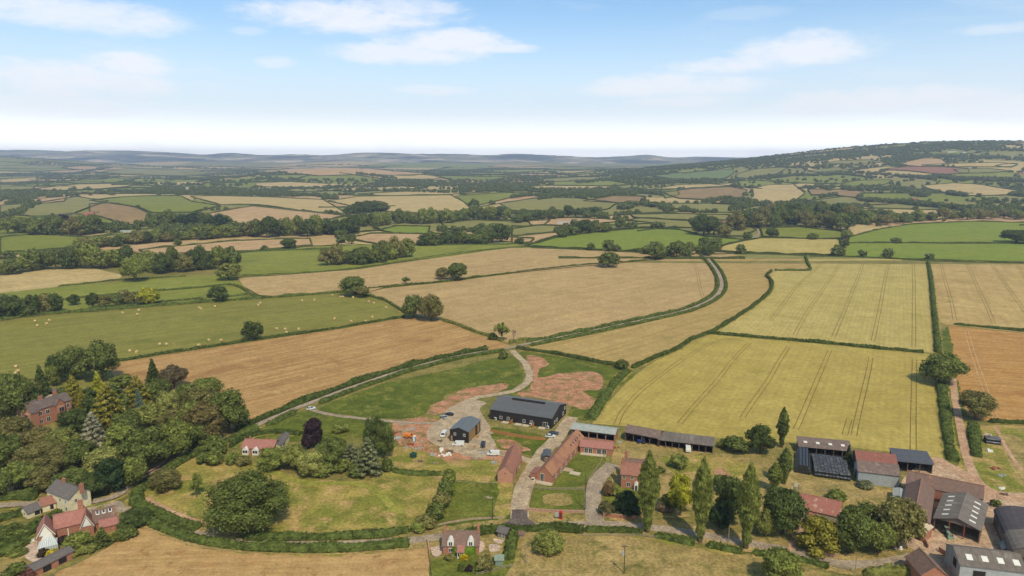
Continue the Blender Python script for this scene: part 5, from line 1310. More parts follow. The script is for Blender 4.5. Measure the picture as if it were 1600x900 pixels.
# ---- brick barns
rt, L = house('small pink brick barn with steep red tiled roof beside the driveway', (777.5,754), (801,756), 21, 4.2, 6.9, 'palebrick', 'tile', 'y', 'brick_barn', 'barn', oh=.2, wins=[('f', .5, 3.6, .35, .5, 'opening'), ('r', .4, .1, 1.2, 2.2, 'door')])
a = P(841, 753); b = P(863.5, 755.5); far = P(905, 703); Wd = (Vector((far.x, far.y)) - Vector((b.x, b.y))).length
d = Vector((far.x - b.x, far.y - b.y)).normalized(); nrm = Vector((-d.y, d.x)); a2 = Vector((b.x, b.y, 0)) + Vector((nrm.x, nrm.y, 0)) * 6.6
rt, L = house('long brick range with orange-red tiled roof and glazed gable door', tuple(a2), (b.x, b.y, 0), Wd + 7, 3.0, 6.0, 'brick', 'tile_orange', 'y', 'tiled_range', 'building', oh=.2,
   wins=[('f', .35, .2, 1.3, 3.0), ('r', .1, .9, 1.1, 1.1), ('r', .25, .1, 1.4, 2.1), ('r', .4, .9, 1.1, 1.1), ('r', .55, .9, 1.1, 1.1), ('r', .7, .9, 1.1, 1.1)])
for k in range(5):
    y = (Wd + 7) * (.66 + .07 * k); x = L * .78; z = 6.0 - 3.0 * (x - L / 2) / (L / 2) + .27
    m_ = MB(); m_.slab([(x - .35, y - .4, z + .32), (x + .35, y - .4, z - .32 + .0), (x + .35, y + .4, z - .32), (x - .35, y + .4, z + .32)], .1); m_.obj('rooflight', BM['glass'], rt)
m_ = MB(); m_.prism([(-2.6, -.2), (0.02, -.2), (0.02, 2.9), (-2.6, 2.3)], .3, 6, 'y'); m_.obj('lean_to', BM['brick'], rt); m_ = MB(); m_.slab([(-2.9, .1, 2.42), (-.0, .1, 3.05), (-.0, 6.2, 3.05), (-2.9, 6.2, 2.42)], .1); m_.obj('lean_to_roof', BM['tile'], rt)
MB().box(-.5, -2.4, 0, L + .2, -.1, .22).obj('terrace', BM['concrete'], rt); MB().box(L + 3.2, 10, 0, L + 7.4, 12.6, .2).obj('terrace', BM['concrete'], rt)
rt, L = house('low red roofed wing joined to the long tiled range, with wide glazing', (906,707), (956,712), 6.4, 2.7, 4.4, 'brick', 'tile_pink', 'x', 'tiled_wing', 'building', oh=.3,
   wins=[('f', .2, .15, 1.4, 2.1), ('f', .33, .15, 1.4, 2.1), ('f', .6, .15, 1.6, 2.1), ('f', .76, .15, 1.6, 2.1)])
MB().box(.5, -2.4, 0, L * .82, -.1, .2).obj('terrace', BM['concrete'], rt)
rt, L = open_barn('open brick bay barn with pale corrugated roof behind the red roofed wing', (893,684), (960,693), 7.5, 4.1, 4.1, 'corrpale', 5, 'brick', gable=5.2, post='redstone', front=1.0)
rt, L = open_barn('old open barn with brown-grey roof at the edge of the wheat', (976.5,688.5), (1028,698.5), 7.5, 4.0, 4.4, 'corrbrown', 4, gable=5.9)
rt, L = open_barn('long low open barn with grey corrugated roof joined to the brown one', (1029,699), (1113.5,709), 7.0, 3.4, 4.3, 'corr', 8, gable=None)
# farmhouse
rt, L = house('two storey red brick farmhouse with tiled roof and white arched porch', (970,762), (1012,766), 6, 5.6, 8.8, 'brick', 'tile', 'x', 'farmhouse', 'house',
   wins=[('f', .12, 3.7, .9, 1.4), ('f', .42, 3.7, .9, 1.4), ('f', .78, 3.7, .9, 1.4), ('f', .28, .8, 1.1, 1.6), ('f', .8, .8, 1.1, 1.6), ('l', .3, 3.6, .7, 1.2), ('l', .3, .8, .7, 1.2)],
   chims=[(.5, 3, 6.5, 10.6, .9, 1.5)])
m_ = MB(); m_.prism([(6.02, -.2), (12, -.2), (12, 5.0), (9, 7.8), (6.02, 5.0)], .6, L - .5, 'x'); m_.obj('rear_wing', BM['brick'], rt)
rf = roof_gable(rt, L - 1.1, 5.9, 5.0, 7.8, 'tile_brown', 'x', .2, x0=.6, y0=6.1); chimney(rf, 1.2, 10.2, 6, 10.2, 1.1, .8)
m_ = MB(); m_.prism([(L * .5, -.1), (L * .64, -.1), (L * .64, 2.6), (L * .57, 3.3), (L * .5, 2.6)], -1.6, -.01, 'y'); pr = m_.obj('porch', BM['white'], rt); MB().box(L * .535, -1.66, .0, L * .605, -1.58, 2.1).obj('doorway', BM['dark'], pr)
# dormer cottage
rt, L = house('cottage with two white arched dormers, ivy and mottled tiled roof', (692,866), (748,866), 6.2, 3.0, 6.0, 'brick', 'tile_brown', 'x', 'cottage', 'house',
   wins=[('f', .22, .8, 1.1, 1.1), ('f', .78, .8, 1.1, 1.1), ('l', .35, .1, 1.0, 2.1, 'door', 'dark')], chims=[(.4, 3.1, 4.2, 7.8, .7, 1.1), (L - .5, 3.1, 4.2, 8.0, .7, 1.0)] if False else [(.4, 3.1, 4.2, 7.8, .7, 1.1), (11.0, 3.1, 4.2, 8.0, .7, 1.0)])
for s in (.22, .78):
    x = L * s; m_ = MB(); m_.prism([(x - 1, 2.6), (x + 1, 2.6), (x + 1, 4.2), (x + .5, 5.0), (x, 5.25), (x - .5, 5.0), (x - 1, 4.2)], -.25, 2.6, 'y'); dm = m_.obj('dormer', BM['white'], rt)
    m2 = MB(); m2.box(x - .5, -.31, 3.1, x - .08, -.26, 4.2); m2.box(x + .08, -.31, 3.1, x + .5, -.26, 4.2); m2.obj('pane', BM['glass'], dm)
m_ = MB(); m_.prism([(-2.6, -.1), (-.01, -.1), (-.01, 3.0), (-2.6, 2.3)], L * .42, L * .6, 'x'); pr = m_.obj('porch', BM['white'], rt)
m_ = MB(); m_.slab([(L * .40, -2.9, 2.36), (L * .62, -2.9, 2.36), (L * .62, -.1, 3.15), (L * .40, -.1, 3.15)], .1); m_.obj('porch_roof', BM['tile_pink'], pr)
m_ = MB(); [m_.box(L * .42 + .15 + k * .6, -2.65, .8, L * .42 + .6 + k * .6, -2.6, 2.0) for k in range(3)]; m_.obj('pane', BM['glass'], pr)
V = []; F = []; rnd = random.Random(5); pts = []; nr = []
for _ in range(1500):
    x = rnd.choice([rnd.uniform(L * .28, L * .42), rnd.uniform(L * .62, L * .92)]); z = rnd.uniform(0.1, 2.9); pts.append(Vector((x, -.12 - rnd.random() * .2, z))); nr.append(Vector((0, -1, .3)))
leaf_cards(V, F, pts, nr, .16, rnd); me = bpy.data.meshes.new('ivy'); me.from_pydata(V, [], F); me.materials.append(LEAF); o = link('ivy', me, rt); o.color = C((112, 140, 52))
rt, L = house('small summerhouse with slate roof in the cottage garden', (777,840), (791,844), 3.4, 2.2, 3.2, 'oldtimber', 'slate', 'x', 'summerhouse', 'shed', wins=[('f', .35, .3, .9, 1.6), ('f', .7, .3, .7, 1.6)])
rt, L = house('grey-green garden shed near the picket fence', (774,885), (786,885), 2.6, 2.1, 2.9, 'teal', 'teal', 'x', 'garden_shed', 'shed', wins=[('f', .5, .1, .8, 1.8, 'door', 'teal')])
rt, L = house('tiny wooden kennel shed beside the garden hedge', (811,842), (818,842), 2.0, 1.5, 2.0, 'greywood', 'tile_brown', 'x', 'garden_shed', 'shed')
# cream cottage and outbuildings
rt, L = house('two storey cream cottage with grey slate roof and two brick chimneys', (76,789), (110,803), 7.4, 5.4, 8.0, 'cream', 'slate', 'x', 'cottage', 'house',
   wins=[('f', .25, 3.4, .9, 1.1), ('f', .6, 3.4, .9, 1.1), ('f', .85, 3.4, .9, 1.1), ('f', .3, .8, 1.0, 1.2), ('f', .85, .8, 1.0, 1.2), ('r', .3, 3.4, .8, 1.2)], chims=[(4.5, 3.7, 6.5, 9.6, 1.0, .8), (15.2, 3.7, 6.5, 10.0, .9, 1.2)])
rt, L = house('cream outhouse with rusty red tiled roof beside the cream cottage', (67,801), (88,795), 5, 2.4, 4.2, 'cream', 'tile', 'x', 'outhouse', 'shed', wins=[('f', .7, .3, 1.0, 1.8, 'door', 'dark')])
rt, L = house('low cream shed with grey slate roof left of the outhouse', (44,811), (64,803), 4.6, 2.0, 3.6, 'cream', 'slate', 'x', 'outhouse', 'shed', wins=[('f', .75, .2, 1.6, 1.7, 'opening'), ('l', .5, .9, .5, .8, 'opening')])
rt, L = house('small white shed half hidden at the left edge by the village road', (-6,779), (14,777), 4, 2.2, 3.0, 'white', 'white', 'x', 'garden_shed', 'shed')
# red roofed complex
o, L, rz = F2((60,856), (192,830)); rz += R(7)
rt = root('school_house', 'long red tiled former school with white gables, tall chimney and conservatory', 'house', (o.x, o.y, .05), rz)
def block(rt, x0, y0, L, Wd, eave, ridge, wall, roof, ax, z=0, **kw):
    mb = MB(); C_ = Wd if ax == 'x' else L; D = L if ax == 'x' else Wd
    mb.prism([(0, -.3), (C_, -.3), (C_, eave), (C_ / 2, ridge), (0, eave)], 0, D, ax); mb.v = [(v[0] + x0, v[1] + y0, v[2]) for v in mb.v]; w = mb.obj('walls', BM[wall], rt)
    return roof_gable(rt, L, Wd, eave, ridge, roof, ax, .3, x0=x0, y0=y0)
U = L / 33.0
rf1 = block(rt, 0, -.5, 6.5 * U, 10 * U, 3.8, 7.6, 'brick', 'tile_pink', 'y')
rf2 = block(rt, 6.6 * U, 3.4 * U, 12 * U, 7 * U, 4.0, 7.4, 'brick', 'tile_pink', 'x')
rf3 = block(rt, 16.5 * U, -.4, 5 * U, 9 * U, 3.6, 7.2, 'brick', 'tile_orange', 'y')
rf4 = block(rt, 21.6 * U, 2.4 * U, 9 * U, 6.4 * U, 3.0, 6.4, 'brick', 'tile_brown', 'x')
rf5 = block(rt, 24 * U, -1.4 * U, 9 * U, 4.2 * U, 2.3, 4.0, 'brick', 'tile_pink', 'x')
rf6 = block(rt, 15 * U, 8 * U, 4.6 * U, 7 * U, 3.8, 7.0, 'brick', 'tile_pink', 'y')
chimney(rf2, 17.2 * U, 7.5 * U, 5, 10.4, 1.5, 1.1, 'brick', 2)
for (x0, w, y, e, r_) in ((0, 6.5 * U, -.5, 3.8, 7.6), (16.5 * U, 5 * U, -.4, 3.6, 7.2)):
    m_ = MB(); m_.prism([(x0 + .5, e), (x0 + w - .5, e), (x0 + w / 2, r_ - .6)], y - .12, y - .03, 'y'); m_.obj('gable_panel', BM['white'], rt)
    m_ = MB(); s = (r_ - e) / (w / 2)
    for sg in (-1, 1):
        cx = x0 + w / 2; m_.slab([(cx, y - .4, r_ + .3), (cx + sg * (w / 2 + .3), y - .4, e - s * .3 + .3), (cx + sg * (w / 2 + .3), y - .28, e - s * .3 + .3), (cx, y - .28, r_ + .3)], .35)
    m_.obj('bargeboard', BM['white'], rt)
windows(rt, [('f', .03, .8, 1.2, 1.4), ('f', .1, .8, 1.2, 1.4), ('f', .56, .8, 1.4, 1.6), ('f', .9, -5, .1, .1, 'opening')][:3], L, 10)
for (x, s) in ((23.5, .2), (26, .5), (28.6, .8)):
    y = 2.4 * U + 1.6; z = 3.0 + 3.4 * (1.6 / (3.2 * U)) + .25; m_ = MB(); m_.slab([(x * U - .5, y - .5, z - .42), (x * U + .5, y - .5, z - .42), (x * U + .5, y + .5, z + .62), (x * U - .5, y + .5, z + .62)], .12); m_.obj('skylight', BM['white'], rt)
    m_ = MB(); m_.slab([(x * U - .36, y - .36, z - .23), (x * U + .36, y - .36, z - .23), (x * U + .36, y + .36, z + .52), (x * U - .36, y + .36, z + .52)], .05); m_.obj('skylight_pane', BM['glass'], rt)
m_ = MB(); cx, cy = 2.8, -3.6
m_.box(cx - 2.6, cy - 2, 0, cx + 2.6, -.62, .6); 
for k in range(9): x = cx - 2.6 + 5.2 * k / 8; m_.box(x - .06, cy - 2.02, .6, x + .06, cy - 1.9, 2.4)
for k in range(9): x = cx - 2.6 + 5.2 * k / 8; m_.slab([(x - .07, cy - 2, 2.45), (x + .07, cy - 2, 2.45), (x * .4 + cx * .6 + .07, -.65, 3.9), (x * .4 + cx * .6 - .07, -.65, 3.9)], .1)
m_.box(cx - 2.65, cy - 2.05, 2.3, cx + 2.65, cy - 1.9, 2.45); m_.obj('conservatory_frame', BM['white'], rt)
m_ = MB(); m_.box(cx - 2.5, cy - 1.9, .6, cx + 2.5, -.7, 2.3); m_.slab([(cx - 2.5, cy - 1.9, 2.38), (cx + 2.5, cy - 1.9, 2.38), (cx + 1.0, -.7, 3.8), (cx - 1.0, -.7, 3.8)], .05); m_.obj('conservatory_glass', mat('pale_glass', (190, 200, 206), (180, 190, 196), .5, rough=.15, bump=0, spec=.6), rt)
rt, L = house('long dark shed with grey roof beside the dry stubble at the lower left', (56,903), (116,872), 4.2, 2.4, 3.1, 'brick', 'slate', 'x', 'garden_shed', 'shed', wins=[('f', .3, .2, 2.4, 1.8, 'opening'), ('f', .7, .2, 2.4, 1.8, 'opening')])
# mansion
o, L, rz = F2((58.7,668), (114,650)); rt = root('mansion', 'large red brick mansion with stone bays and purple slate roof in the wood', 'house', (o.x, o.y, .05), rz)
rf1 = block(rt, 0, 0, L, 8, 8.2, 11.2, 'brick', 'purple_slate', 'x'); rf2 = block(rt, -1.2, .6, 5.4, 12.5, 7.8, 10.8, 'brick', 'purple_slate', 'x'); rf3 = block(rt, L * .5, -1.2, 4.4, 6, 8.0, 10.6, 'brick', 'purple_slate', 'y')
rf4 = block(rt, -2.2, -.5, 3.4, 4.4, 7.6, 10.0, 'brick', 'purple_slate', 'x')
windows(rt, [('f', .12, 5.0, 1.3, 1.8), ('f', .32, 5.0, 1.6, 1.9), ('f', .9, 5.0, 1.2, 1.8), ('f', .12, 1.2, 1.3, 2.0), ('f', .32, 1.2, 1.6, 2.2), ('f', .86, 1.0, 1.6, 2.4), ('l', -.02 + .12, 5, .1, .1, 'opening')][:6], L, 8)
for (z, h) in ((1.0, 2.2), (4.8, 2.0)):
    for (x, y) in ((-2.2, 1.7), (-1.2, 9.0)):
        m_ = MB(); m_.box(x - 1.0, y - 1.5, z - .3, x + .05, y + 1.5, z + h + .3); by = m_.obj('bay_window', BM['redstone'], rt); m_ = MB(); m_.box(x - 1.05, y - 1.2, z, x - .98, y - .1, z + h); m_.box(x - 1.05, y + .1, z, x - .98, y + 1.2, z + h); m_.obj('pane', BM['glass'], by)
x = L * .5 + 2.2
for z in (1.0, 4.8): m_ = MB(); m_.box(x - 1.3, -2.1, z - .3, x + 1.3, -1.15, z + 2.3); by = m_.obj('bay_window', BM['redstone'], rt); m_ = MB(); m_.box(x - 1.0, -2.16, z, x - .1, -2.09, z + 1.9); m_.box(x + .1, -2.16, z, x + 1.0, -2.09, z + 1.9); m_.obj('pane', BM['glass'], by)
chimney(rf1, L * .3, 4, 9, 13, 1.6, .8); chimney(rf1, L * .75, 5.5, 9, 12.8, 1.6, .8)
rt, L = house('small white garden pavilion behind the mansion', (75,617), (86,617), 2.6, 2.2, 2.9, 'white', 'slate', 'x', 'garden_pavilion', 'shed', wins=[('f', .5, .2, 2.0, 1.6, 'opening')])
m_ = MB(); p = P(84, 621); m_.box(0, 0, 0, 17, 5, .5); o = m_.obj('raised_terrace', BM['paving'] if 'paving' in BM else BM['concrete']); o.location = (p.x - 9, p.y - 2, .05); tag(o, 'pale paved terrace behind the mansion roof', 'terrace')
for k, (px, py, lb) in enumerate([(90, 614, 'left'), (94, 613, 'right')]):
    p = P(px, py); r_ = root('garden_chair', lb + ' of the two white chairs on the mansion terrace', 'chair', (p.x, p.y, .55), 0, 'white terrace chairs'); MB().box(-.5, -.45, .4, .5, .45, .5).obj('seat', BM['white'], r_); MB().box(-.5, .35, .5, .5, .45, 1.6).obj('backrest', BM['white'], r_)
    for sx_ in (-.45, .38):
        for sy_ in (-.42, .35): MB().box(sx_, sy_, 0, sx_ + .07, sy_ + .07, .4).obj('leg', BM['white'], r_)
# bungalow
rt, L = house('pink roofed bungalow with two white bay windows', (378.5,709), (427,711), 7.5, 2.6, 4.9, 'brick', 'tile_pink', 'x', 'bungalow', 'house', wins=[('f', .55, .8, 1.0, 1.0)], chims=[(1.9, 4.2, 4, 6.0, .7, .6, 'brick', 1), (9.6, 4.2, 4, 6.2, .7, .6, 'brick', 1)])
for s in (.14, .46):
    x = L * s; m_ = MB(); m_.prism([(x - 1.3, 0), (x + 1.3, 0), (x + 1.3, 2.3), (x, 3.3), (x - 1.3, 2.3)], -1.2, 1.6, 'y'); by = m_.obj('bay_window', BM['white'], rt); m_ = MB(); m_.box(x - 1.0, -1.26, .9, x - .1, -1.19, 2.0); m_.box(x + .1, -1.26, .9, x + 1.0, -1.19, 2.0); m_.obj('pane', BM['glass'], by)
rt, L = house('white walled extension with grey roof at the right of the bungalow', (427,706), (438,706), 12, 2.9, 3.7, 'cream', 'slate', 'y', 'house_extension', 'house', wins=[('r', .4, .7, 3.0, 1.2), ('f', .5, .2, 1.2, 1.9)])
# chapel
rt, L = house('small stone chapel with lichened red roof and bellcote', *from_ridge((1243.5,769), (1314.7,784.4), 8.1, 7.4), 7.4, 4.5, 8.0, 'stone', 'tile_lichen', 'x', 'chapel', 'chapel', oh=.3, wins=[('f', .14, 1.4, .7, 1.9), ('f', .22, 1.4, .5, 1.9), ('f', .6, 1.6, .8, 1.6)])
m_ = MB(); m_.box(-.9, 2.5, -.2, .3, 4.9, 9.0); m_.box(-.8, 2.6, 9.0, .2, 3.1, 10.4); m_.box(-.8, 4.3, 9.0, .2, 4.8, 10.4); m_.prism([(2.4, 10.4), (5.0, 10.4), (3.7, 11.6)], -.7, .5, 'x'); bc = m_.obj('bellcote', BM['stone'], rt)
m_ = MB(); m_.tube((-.3, 3.7, 10.2), (-.3, 3.7, 9.4), .15, .38, 10); m_.obj('bell', BM['dark'], bc)
m_ = MB(); m_.prism([(-3.2, -.2), (.02, -.2), (.02, 3.6), (-3.2, 2.6)], L * .36, L * .52, 'x'); m_.obj('porch', BM['stone'], rt); m_ = MB(); m_.slab([(L * .34, -3.5, 2.75), (L * .54, -3.5, 2.75), (L * .54, -.1, 3.8), (L * .34, -.1, 3.8)], .12); m_.obj('porch_roof', BM['tile_lichen'], rt)
for s in (.02, .98): MB().box(L * s - .3, -.9, -.2, L * s + .3, -.02, 3.0).obj('buttress', BM['stone'], rt)
# ---- farmyard sheds
def shed_lights(rt, pts, m='white'):
    for q in pts: m_ = MB(); m_.slab(q, .05); m_.obj('rooflight', BM[m], rt)
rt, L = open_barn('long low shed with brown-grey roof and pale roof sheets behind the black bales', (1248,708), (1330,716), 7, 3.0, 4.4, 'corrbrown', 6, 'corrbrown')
shed_lights(rt, [[(L * s - .7, 2.6, 3.0 + 1.4 * 2.6 / 7 + .30), (L * s + .7, 2.6, 3.0 + 1.4 * 2.6 / 7 + .30), (L * s + .7, 4.0, 3.8 + .30), (L * s - .7, 4.0, 3.8 + .30)] for s in (.14, .38, .62, .86)])
rt, L = house('tall shed with rusty red rear roof, grey front roof and pale blue wall', (1340,755), (1404,763), 9, 4.9, 7.2, 'paleblue', 'corrbrown', 'x', 'farm_shed', 'barn', wins=[('l', .5, .1, 3, 3.4, 'opening')])
rt, L = house('shed under the rusty red sheet roof behind the pale blue walled shed', (1338,741), (1400,748), 10, 5.0, 7.6, 'darkmetal', 'rust', 'x', 'farm_shed', 'barn')
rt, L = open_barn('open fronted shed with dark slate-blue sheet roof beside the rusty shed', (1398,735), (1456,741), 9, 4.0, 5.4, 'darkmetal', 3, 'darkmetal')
rt, L = house('tiled north range of the farmyard with orange ridge', *from_ridge((1418,736), (1537,760), 7.9, 7.6), 7.6, 4.6, 7.8, 'brick', 'tile_brown', 'x', 'farm_range', 'barn', oh=.2)
MB().box(-.2, 3.65, 8.0, L + .2, 3.95, 8.2).obj('ridge_tiles', BM['tile_orange'], rt)
rt, L = house('tiled west barn of the farmyard with orange ridge', *from_ridge((1432,790), (1440,748), 7.9, 8.6, 4), 8.6, 4.4, 7.7, 'brick', 'tile_brown', 'x', 'farm_range', 'barn', oh=.2)
MB().box(-.2, 4.15, 7.9, L + .2, 4.45, 8.1).obj('ridge_tiles', BM['tile_orange'], rt)
rt, L = house('small brick shed with pale roof at the end of the west barn', tuple(E(1430,826,3.6)), tuple(E(1445,832,3.6)), 5.5, 3.6, 4.3, 'brick', 'concrete', 'y', 'farm_shed', 'barn', wins=[('f', .4, .1, 1.4, 2.2, 'opening')])
rt, L = house('low lean-to with pale pinkish sheet roof left of the west barn', tuple(E(1396,781,2.8)), tuple(E(1415,785,2.8)), 10, 2.7, 3.2, 'palebrick', 'corrpale', 'y', 'farm_shed', 'barn')
# big cattle shed
o, L, rz = F2(tuple(E(1460,810,4.6)), tuple(E(1532,830,4.6))); rt = root('cattle_shed', 'large open fronted cattle shed with grey sheet roof and rows of rooflights', 'barn', (o.x, o.y, .05), rz)
Wd = 22; e, r_ = 4.6, 6.8; m_ = MB()
m_.box(0, .3, -.2, .2, Wd, e - .02); m_.box(L - .2, .3, -.2, L, Wd, e - .02); m_.box(.2, Wd - .2, -.2, L - .2, Wd, e - .02); m_.prism([(.25, e), (L - .25, e), (L / 2, r_ - .05)], .1, .3, 'y'); m_.prism([(.25, e), (L - .25, e), (L / 2, r_ - .05)], Wd - .3, Wd - .1, 'y'); m_.obj('walls', BM['corr'], rt)
roof_gable(rt, L, Wd, e, r_, 'corry', 'y', .4)
for k in range(4): x = .15 + (L - .3) * k / 3; MB().box(x - .16, .32 if k in (0, 3) else .05, -.2, x + .16, .6 if k in (0, 3) else .35, e + .25).obj('post', BM['redmachine'], rt)
MB().box(.3, 6.0, 0, L - .3, Wd - .3, .12).obj('straw_bedding', BM['straw'], rt)
for k in range(5):
    for sg in (-1, 1):
        x = L / 2 + sg * L * .3; z = r_ - (r_ - e) * .6 + .27; y = 3 + k * 3.9; dx_ = .9; dz_ = (r_ - e) / (L / 2) * dx_
        m_ = MB(); m_.slab([(x - dx_, y - .5, z + sg * dz_ + .0), (x + dx_, y - .5, z - sg * dz_), (x + dx_, y + .5, z - sg * dz_), (x - dx_, y + .5, z + sg * dz_)], .06); m_.obj('rooflight', BM['white'], rt)
# curved roof barn
def curved(label, a, b, Wd, eave, rise, roof, wall):
    o, L, rz = F2(a, b); rt = root('curved_roof_barn', label, 'barn', (o.x, o.y, .05), rz); n = 12
    arc = [(L / 2 - math.cos(math.pi * k / n) * (L / 2 + .3), eave + math.sin(math.pi * k / n) * rise) for k in range(n + 1)]
    m_ = MB(); m_.prism([(0, -.2), (L, -.2)] + [(x * .96 + L * .02, z - .15) for x, z in arc[::-1]], 0, Wd, 'y'); m_.obj('walls', BM[wall], rt)
    m_ = MB()
    m2 = MB()
    for (p, q) in zip(arc[:-1], arc[1:]):
        m_.slab([(p[0], 11.02, p[1] + .1), (q[0], 11.02, q[1] + .1), (q[0], Wd + .4, q[1] + .1), (p[0], Wd + .4, p[1] + .1)], .08); m2.slab([(p[0], -.4, p[1] + .05), (q[0], -.4, q[1] + .05), (q[0], 11, q[1] + .05), (p[0], 11, p[1] + .05)], .08)
    m2.obj('front_roof', BM['corry'], rt)
    m_.obj('roof', BM[roof], rt); return rt, L
rt, L = curved('dark curved roof barn at the right edge of the farmyard', tuple(E(1582,863,4.4)), (165.5, 181.8, 0), 27, 4.4, 3.2, 'darkroof', 'corr')
rt, L = house('lowest grey barn at the bottom right with square rooflights', (1497,912), (1600,925), 11, 6, 8.4, 'paleblue', 'corr', 'x', 'farm_shed', 'barn', wins=[('l', .35, 3.2, 2.4, 2.6, 'opening'), ('f', .3, .1, 3.2, 4.6, 'opening')])
for s in (.18, .42, .66, .9):
    m_ = MB(); m_.slab([(L * s - .8, 1.6, 6.98), (L * s + .8, 1.6, 6.98), (L * s + .8, 3.4, 7.75), (L * s - .8, 3.4, 7.75)], .06); m_.obj('rooflight', BM['white'], rt)
rt, L = house('small red tiled house at the bottom edge beside the farmyard', (1437,920), (1478,922), 9, 4.4, 7.2, 'brick', 'tile_brown', 'y', 'house', 'house', wins=[('f', .5, 1, 1, 1.2)])
rt, L = house('low pale water tank shed by the curved roof barn', (1566,866), (1576,868), 4, 1.8, 2.2, 'palebrick', 'corrpale', 'y', 'farm_shed', 'barn')
rt, L = house('dark portable cabin parked against the long tiled range', (848.5,722), (859,722.5), 6, 2.6, 2.9, 'oldtimber', 'darkmetal', 'y', 'cabin', 'cabin', wins=[('f', .5, .9, 1.0, .9)])
# distant houses
FAR = [('pink brick manor far away at left', 137, 338, 15, 'brick', 'tile', 9), ('red roofed farmhouse in the trees at far left', 155, 363, 8, 'brick', 'tile', 8), ('pale roofed shed right of the red farmhouse', 198, 364, 22, 'white', 'corrpale', 4), ('dark roofed farm shed at far left', 105, 337, 24, 'palebrick', 'slate', 4), ('long dark shed at the far left edge', 8, 337, 20, 'white', 'slate', 4),
  ('silver roofed farm shed at centre distance', 880, 350, 18, 'white', 'corrpale', 5), ('second pale shed at centre distance', 905, 349, 14, 'corr', 'corrpale', 4), ('small brick cottage in the trees at centre distance', 988, 334, 8, 'brick', 'tile', 5), ('red brick house behind the ash clump', 1128, 350, 10, 'brick', 'tile', 6),
  ('white house in trees right of centre', 1191, 341, 12, 'white', 'slate', 7), ('white cottage with red roof on the right hillside', 1388, 317, 12, 'white', 'tile', 6), ('cream house beside the red roofed cottage on the hillside', 1422, 315, 10, 'cream', 'slate', 7), ('brick house at the edge of the hillside wood', 1430, 313, 7, 'brick', 'tile', 7), ('white house high in the hillside trees', 1368, 300, 8, 'white', 'slate', 6),
  ('white farmhouse left end of the hill village', 1360, 250, 10, 'white', 'slate', 6), ('white house in the hill village below the crest', 1490, 238, 16, 'white', 'slate', 8), ('second white house below the crest', 1508, 239, 10, 'white', 'slate', 8), ('brick house below the crest', 1475, 239, 8, 'brick', 'tile', 7), ('white roofed barn far right', 1585, 329, 8, 'white', 'white', 5), ('brick house at the right edge of the hillside', 1597, 273, 10, 'brick', 'tile', 8),
  ('grey pale sheds in the far left valley', 295, 294, 30, 'white', 'corrpale', 5), ('pale house among trees far left', 340, 268, 8, 'white', 'slate', 8)]
for (lb, px, py, wpx, wl, rfm, hh) in FAR:
    p = P(px, py); Lm = wpx * math.hypot(p.y, CAM_H) / FPX; rt = root('distant_house', lb, 'house', (p.x - Lm / 2, p.y, p.z), R((px * 7) % 24 - 12))
    m_ = MB(); m_.prism([(0, -3), (9, -3), (9, hh * .62), (4.5, hh), (0, hh * .62)], 0, Lm, 'x'); m_.obj('walls', BM[wl], rt); rf = roof_gable(rt, Lm, 9, hh * .62, hh, rfm, 'x', .3)
    m_ = MB(); [m_.box(Lm * s - .6, -.08, 1.0, Lm * s + .6, .02, 2.4) for s in (.2, .5, .8)]; m_.obj('windows', BM['glass'], rt)

# ------------------------------------------------------------------ bales
def round_bale(m, r=.62, l=1.2, n=14):
    mb = MB(); prof = [(-l / 2, r * .9), (-l / 2 + .08, r), (l / 2 - .08, r), (l / 2, r * .9)]; vs = []
    for x, rr in prof:
        for k in range(n): a = 2 * math.pi * k / n; vs.append((x, math.cos(a) * rr, math.sin(a) * rr + r * .96))
    fs = [(j * n + k, j * n + (k + 1) % n, (j + 1) * n + (k + 1) % n, (j + 1) * n + k) for j in range(3) for k in range(n)] + [tuple(range(n)), tuple(range(3 * n, 4 * n))]
    mb.add(vs, fs); me = mb.mesh('bale', m); return me
hayme = round_bale(BM['straw'], .8, 1.35); blackme = round_bale(BM['black'], .66, 1.22)
HB = [(220,245,0),(236,274,0),(292,262,0),(310,241,0),(767,193,0),(868,178,0),(858,204,0),(1245,162,0),(1257,168,0),(1343,154,0),(1000,391,0),(1040,391,0),(1306,364,0),(1381,366,0),(1244,397,0),(811,434,0),(855,438,0),(102,531,0),(112,560,0),(92,574,0),(355,542,0),
 (15,143,1),(27,131,1),(288,116,1),(365,112,1),(477,82,1),(527,93,1),(543,93,1),(607,95,1),(706,124,1),(737,133,1),(813,159,1),(728,219,1),(491,229,1),(595,247,1),(683,246,1),(130,294,1),(183,296,1),(267,295,1),(191,317,1)]
hb = sorted(((x / 4 + 400 * s, y / 4 + 442) for x, y, s in HB)); rnd = random.Random(4)
for k, (x, y) in enumerate(hb):
    p = P(x, y); o = link('hay_bale', hayme); o.location = (p.x, p.y, .08); o.rotation_euler = (0, 0, rnd.uniform(0, 3.14)); o.scale = (1.15,) * 3
    tag(o, 'round straw bale on the mown meadow, ' + tonum(k + 1) + ' counting from the left', 'hay bale', 'round straw bales on the meadow')
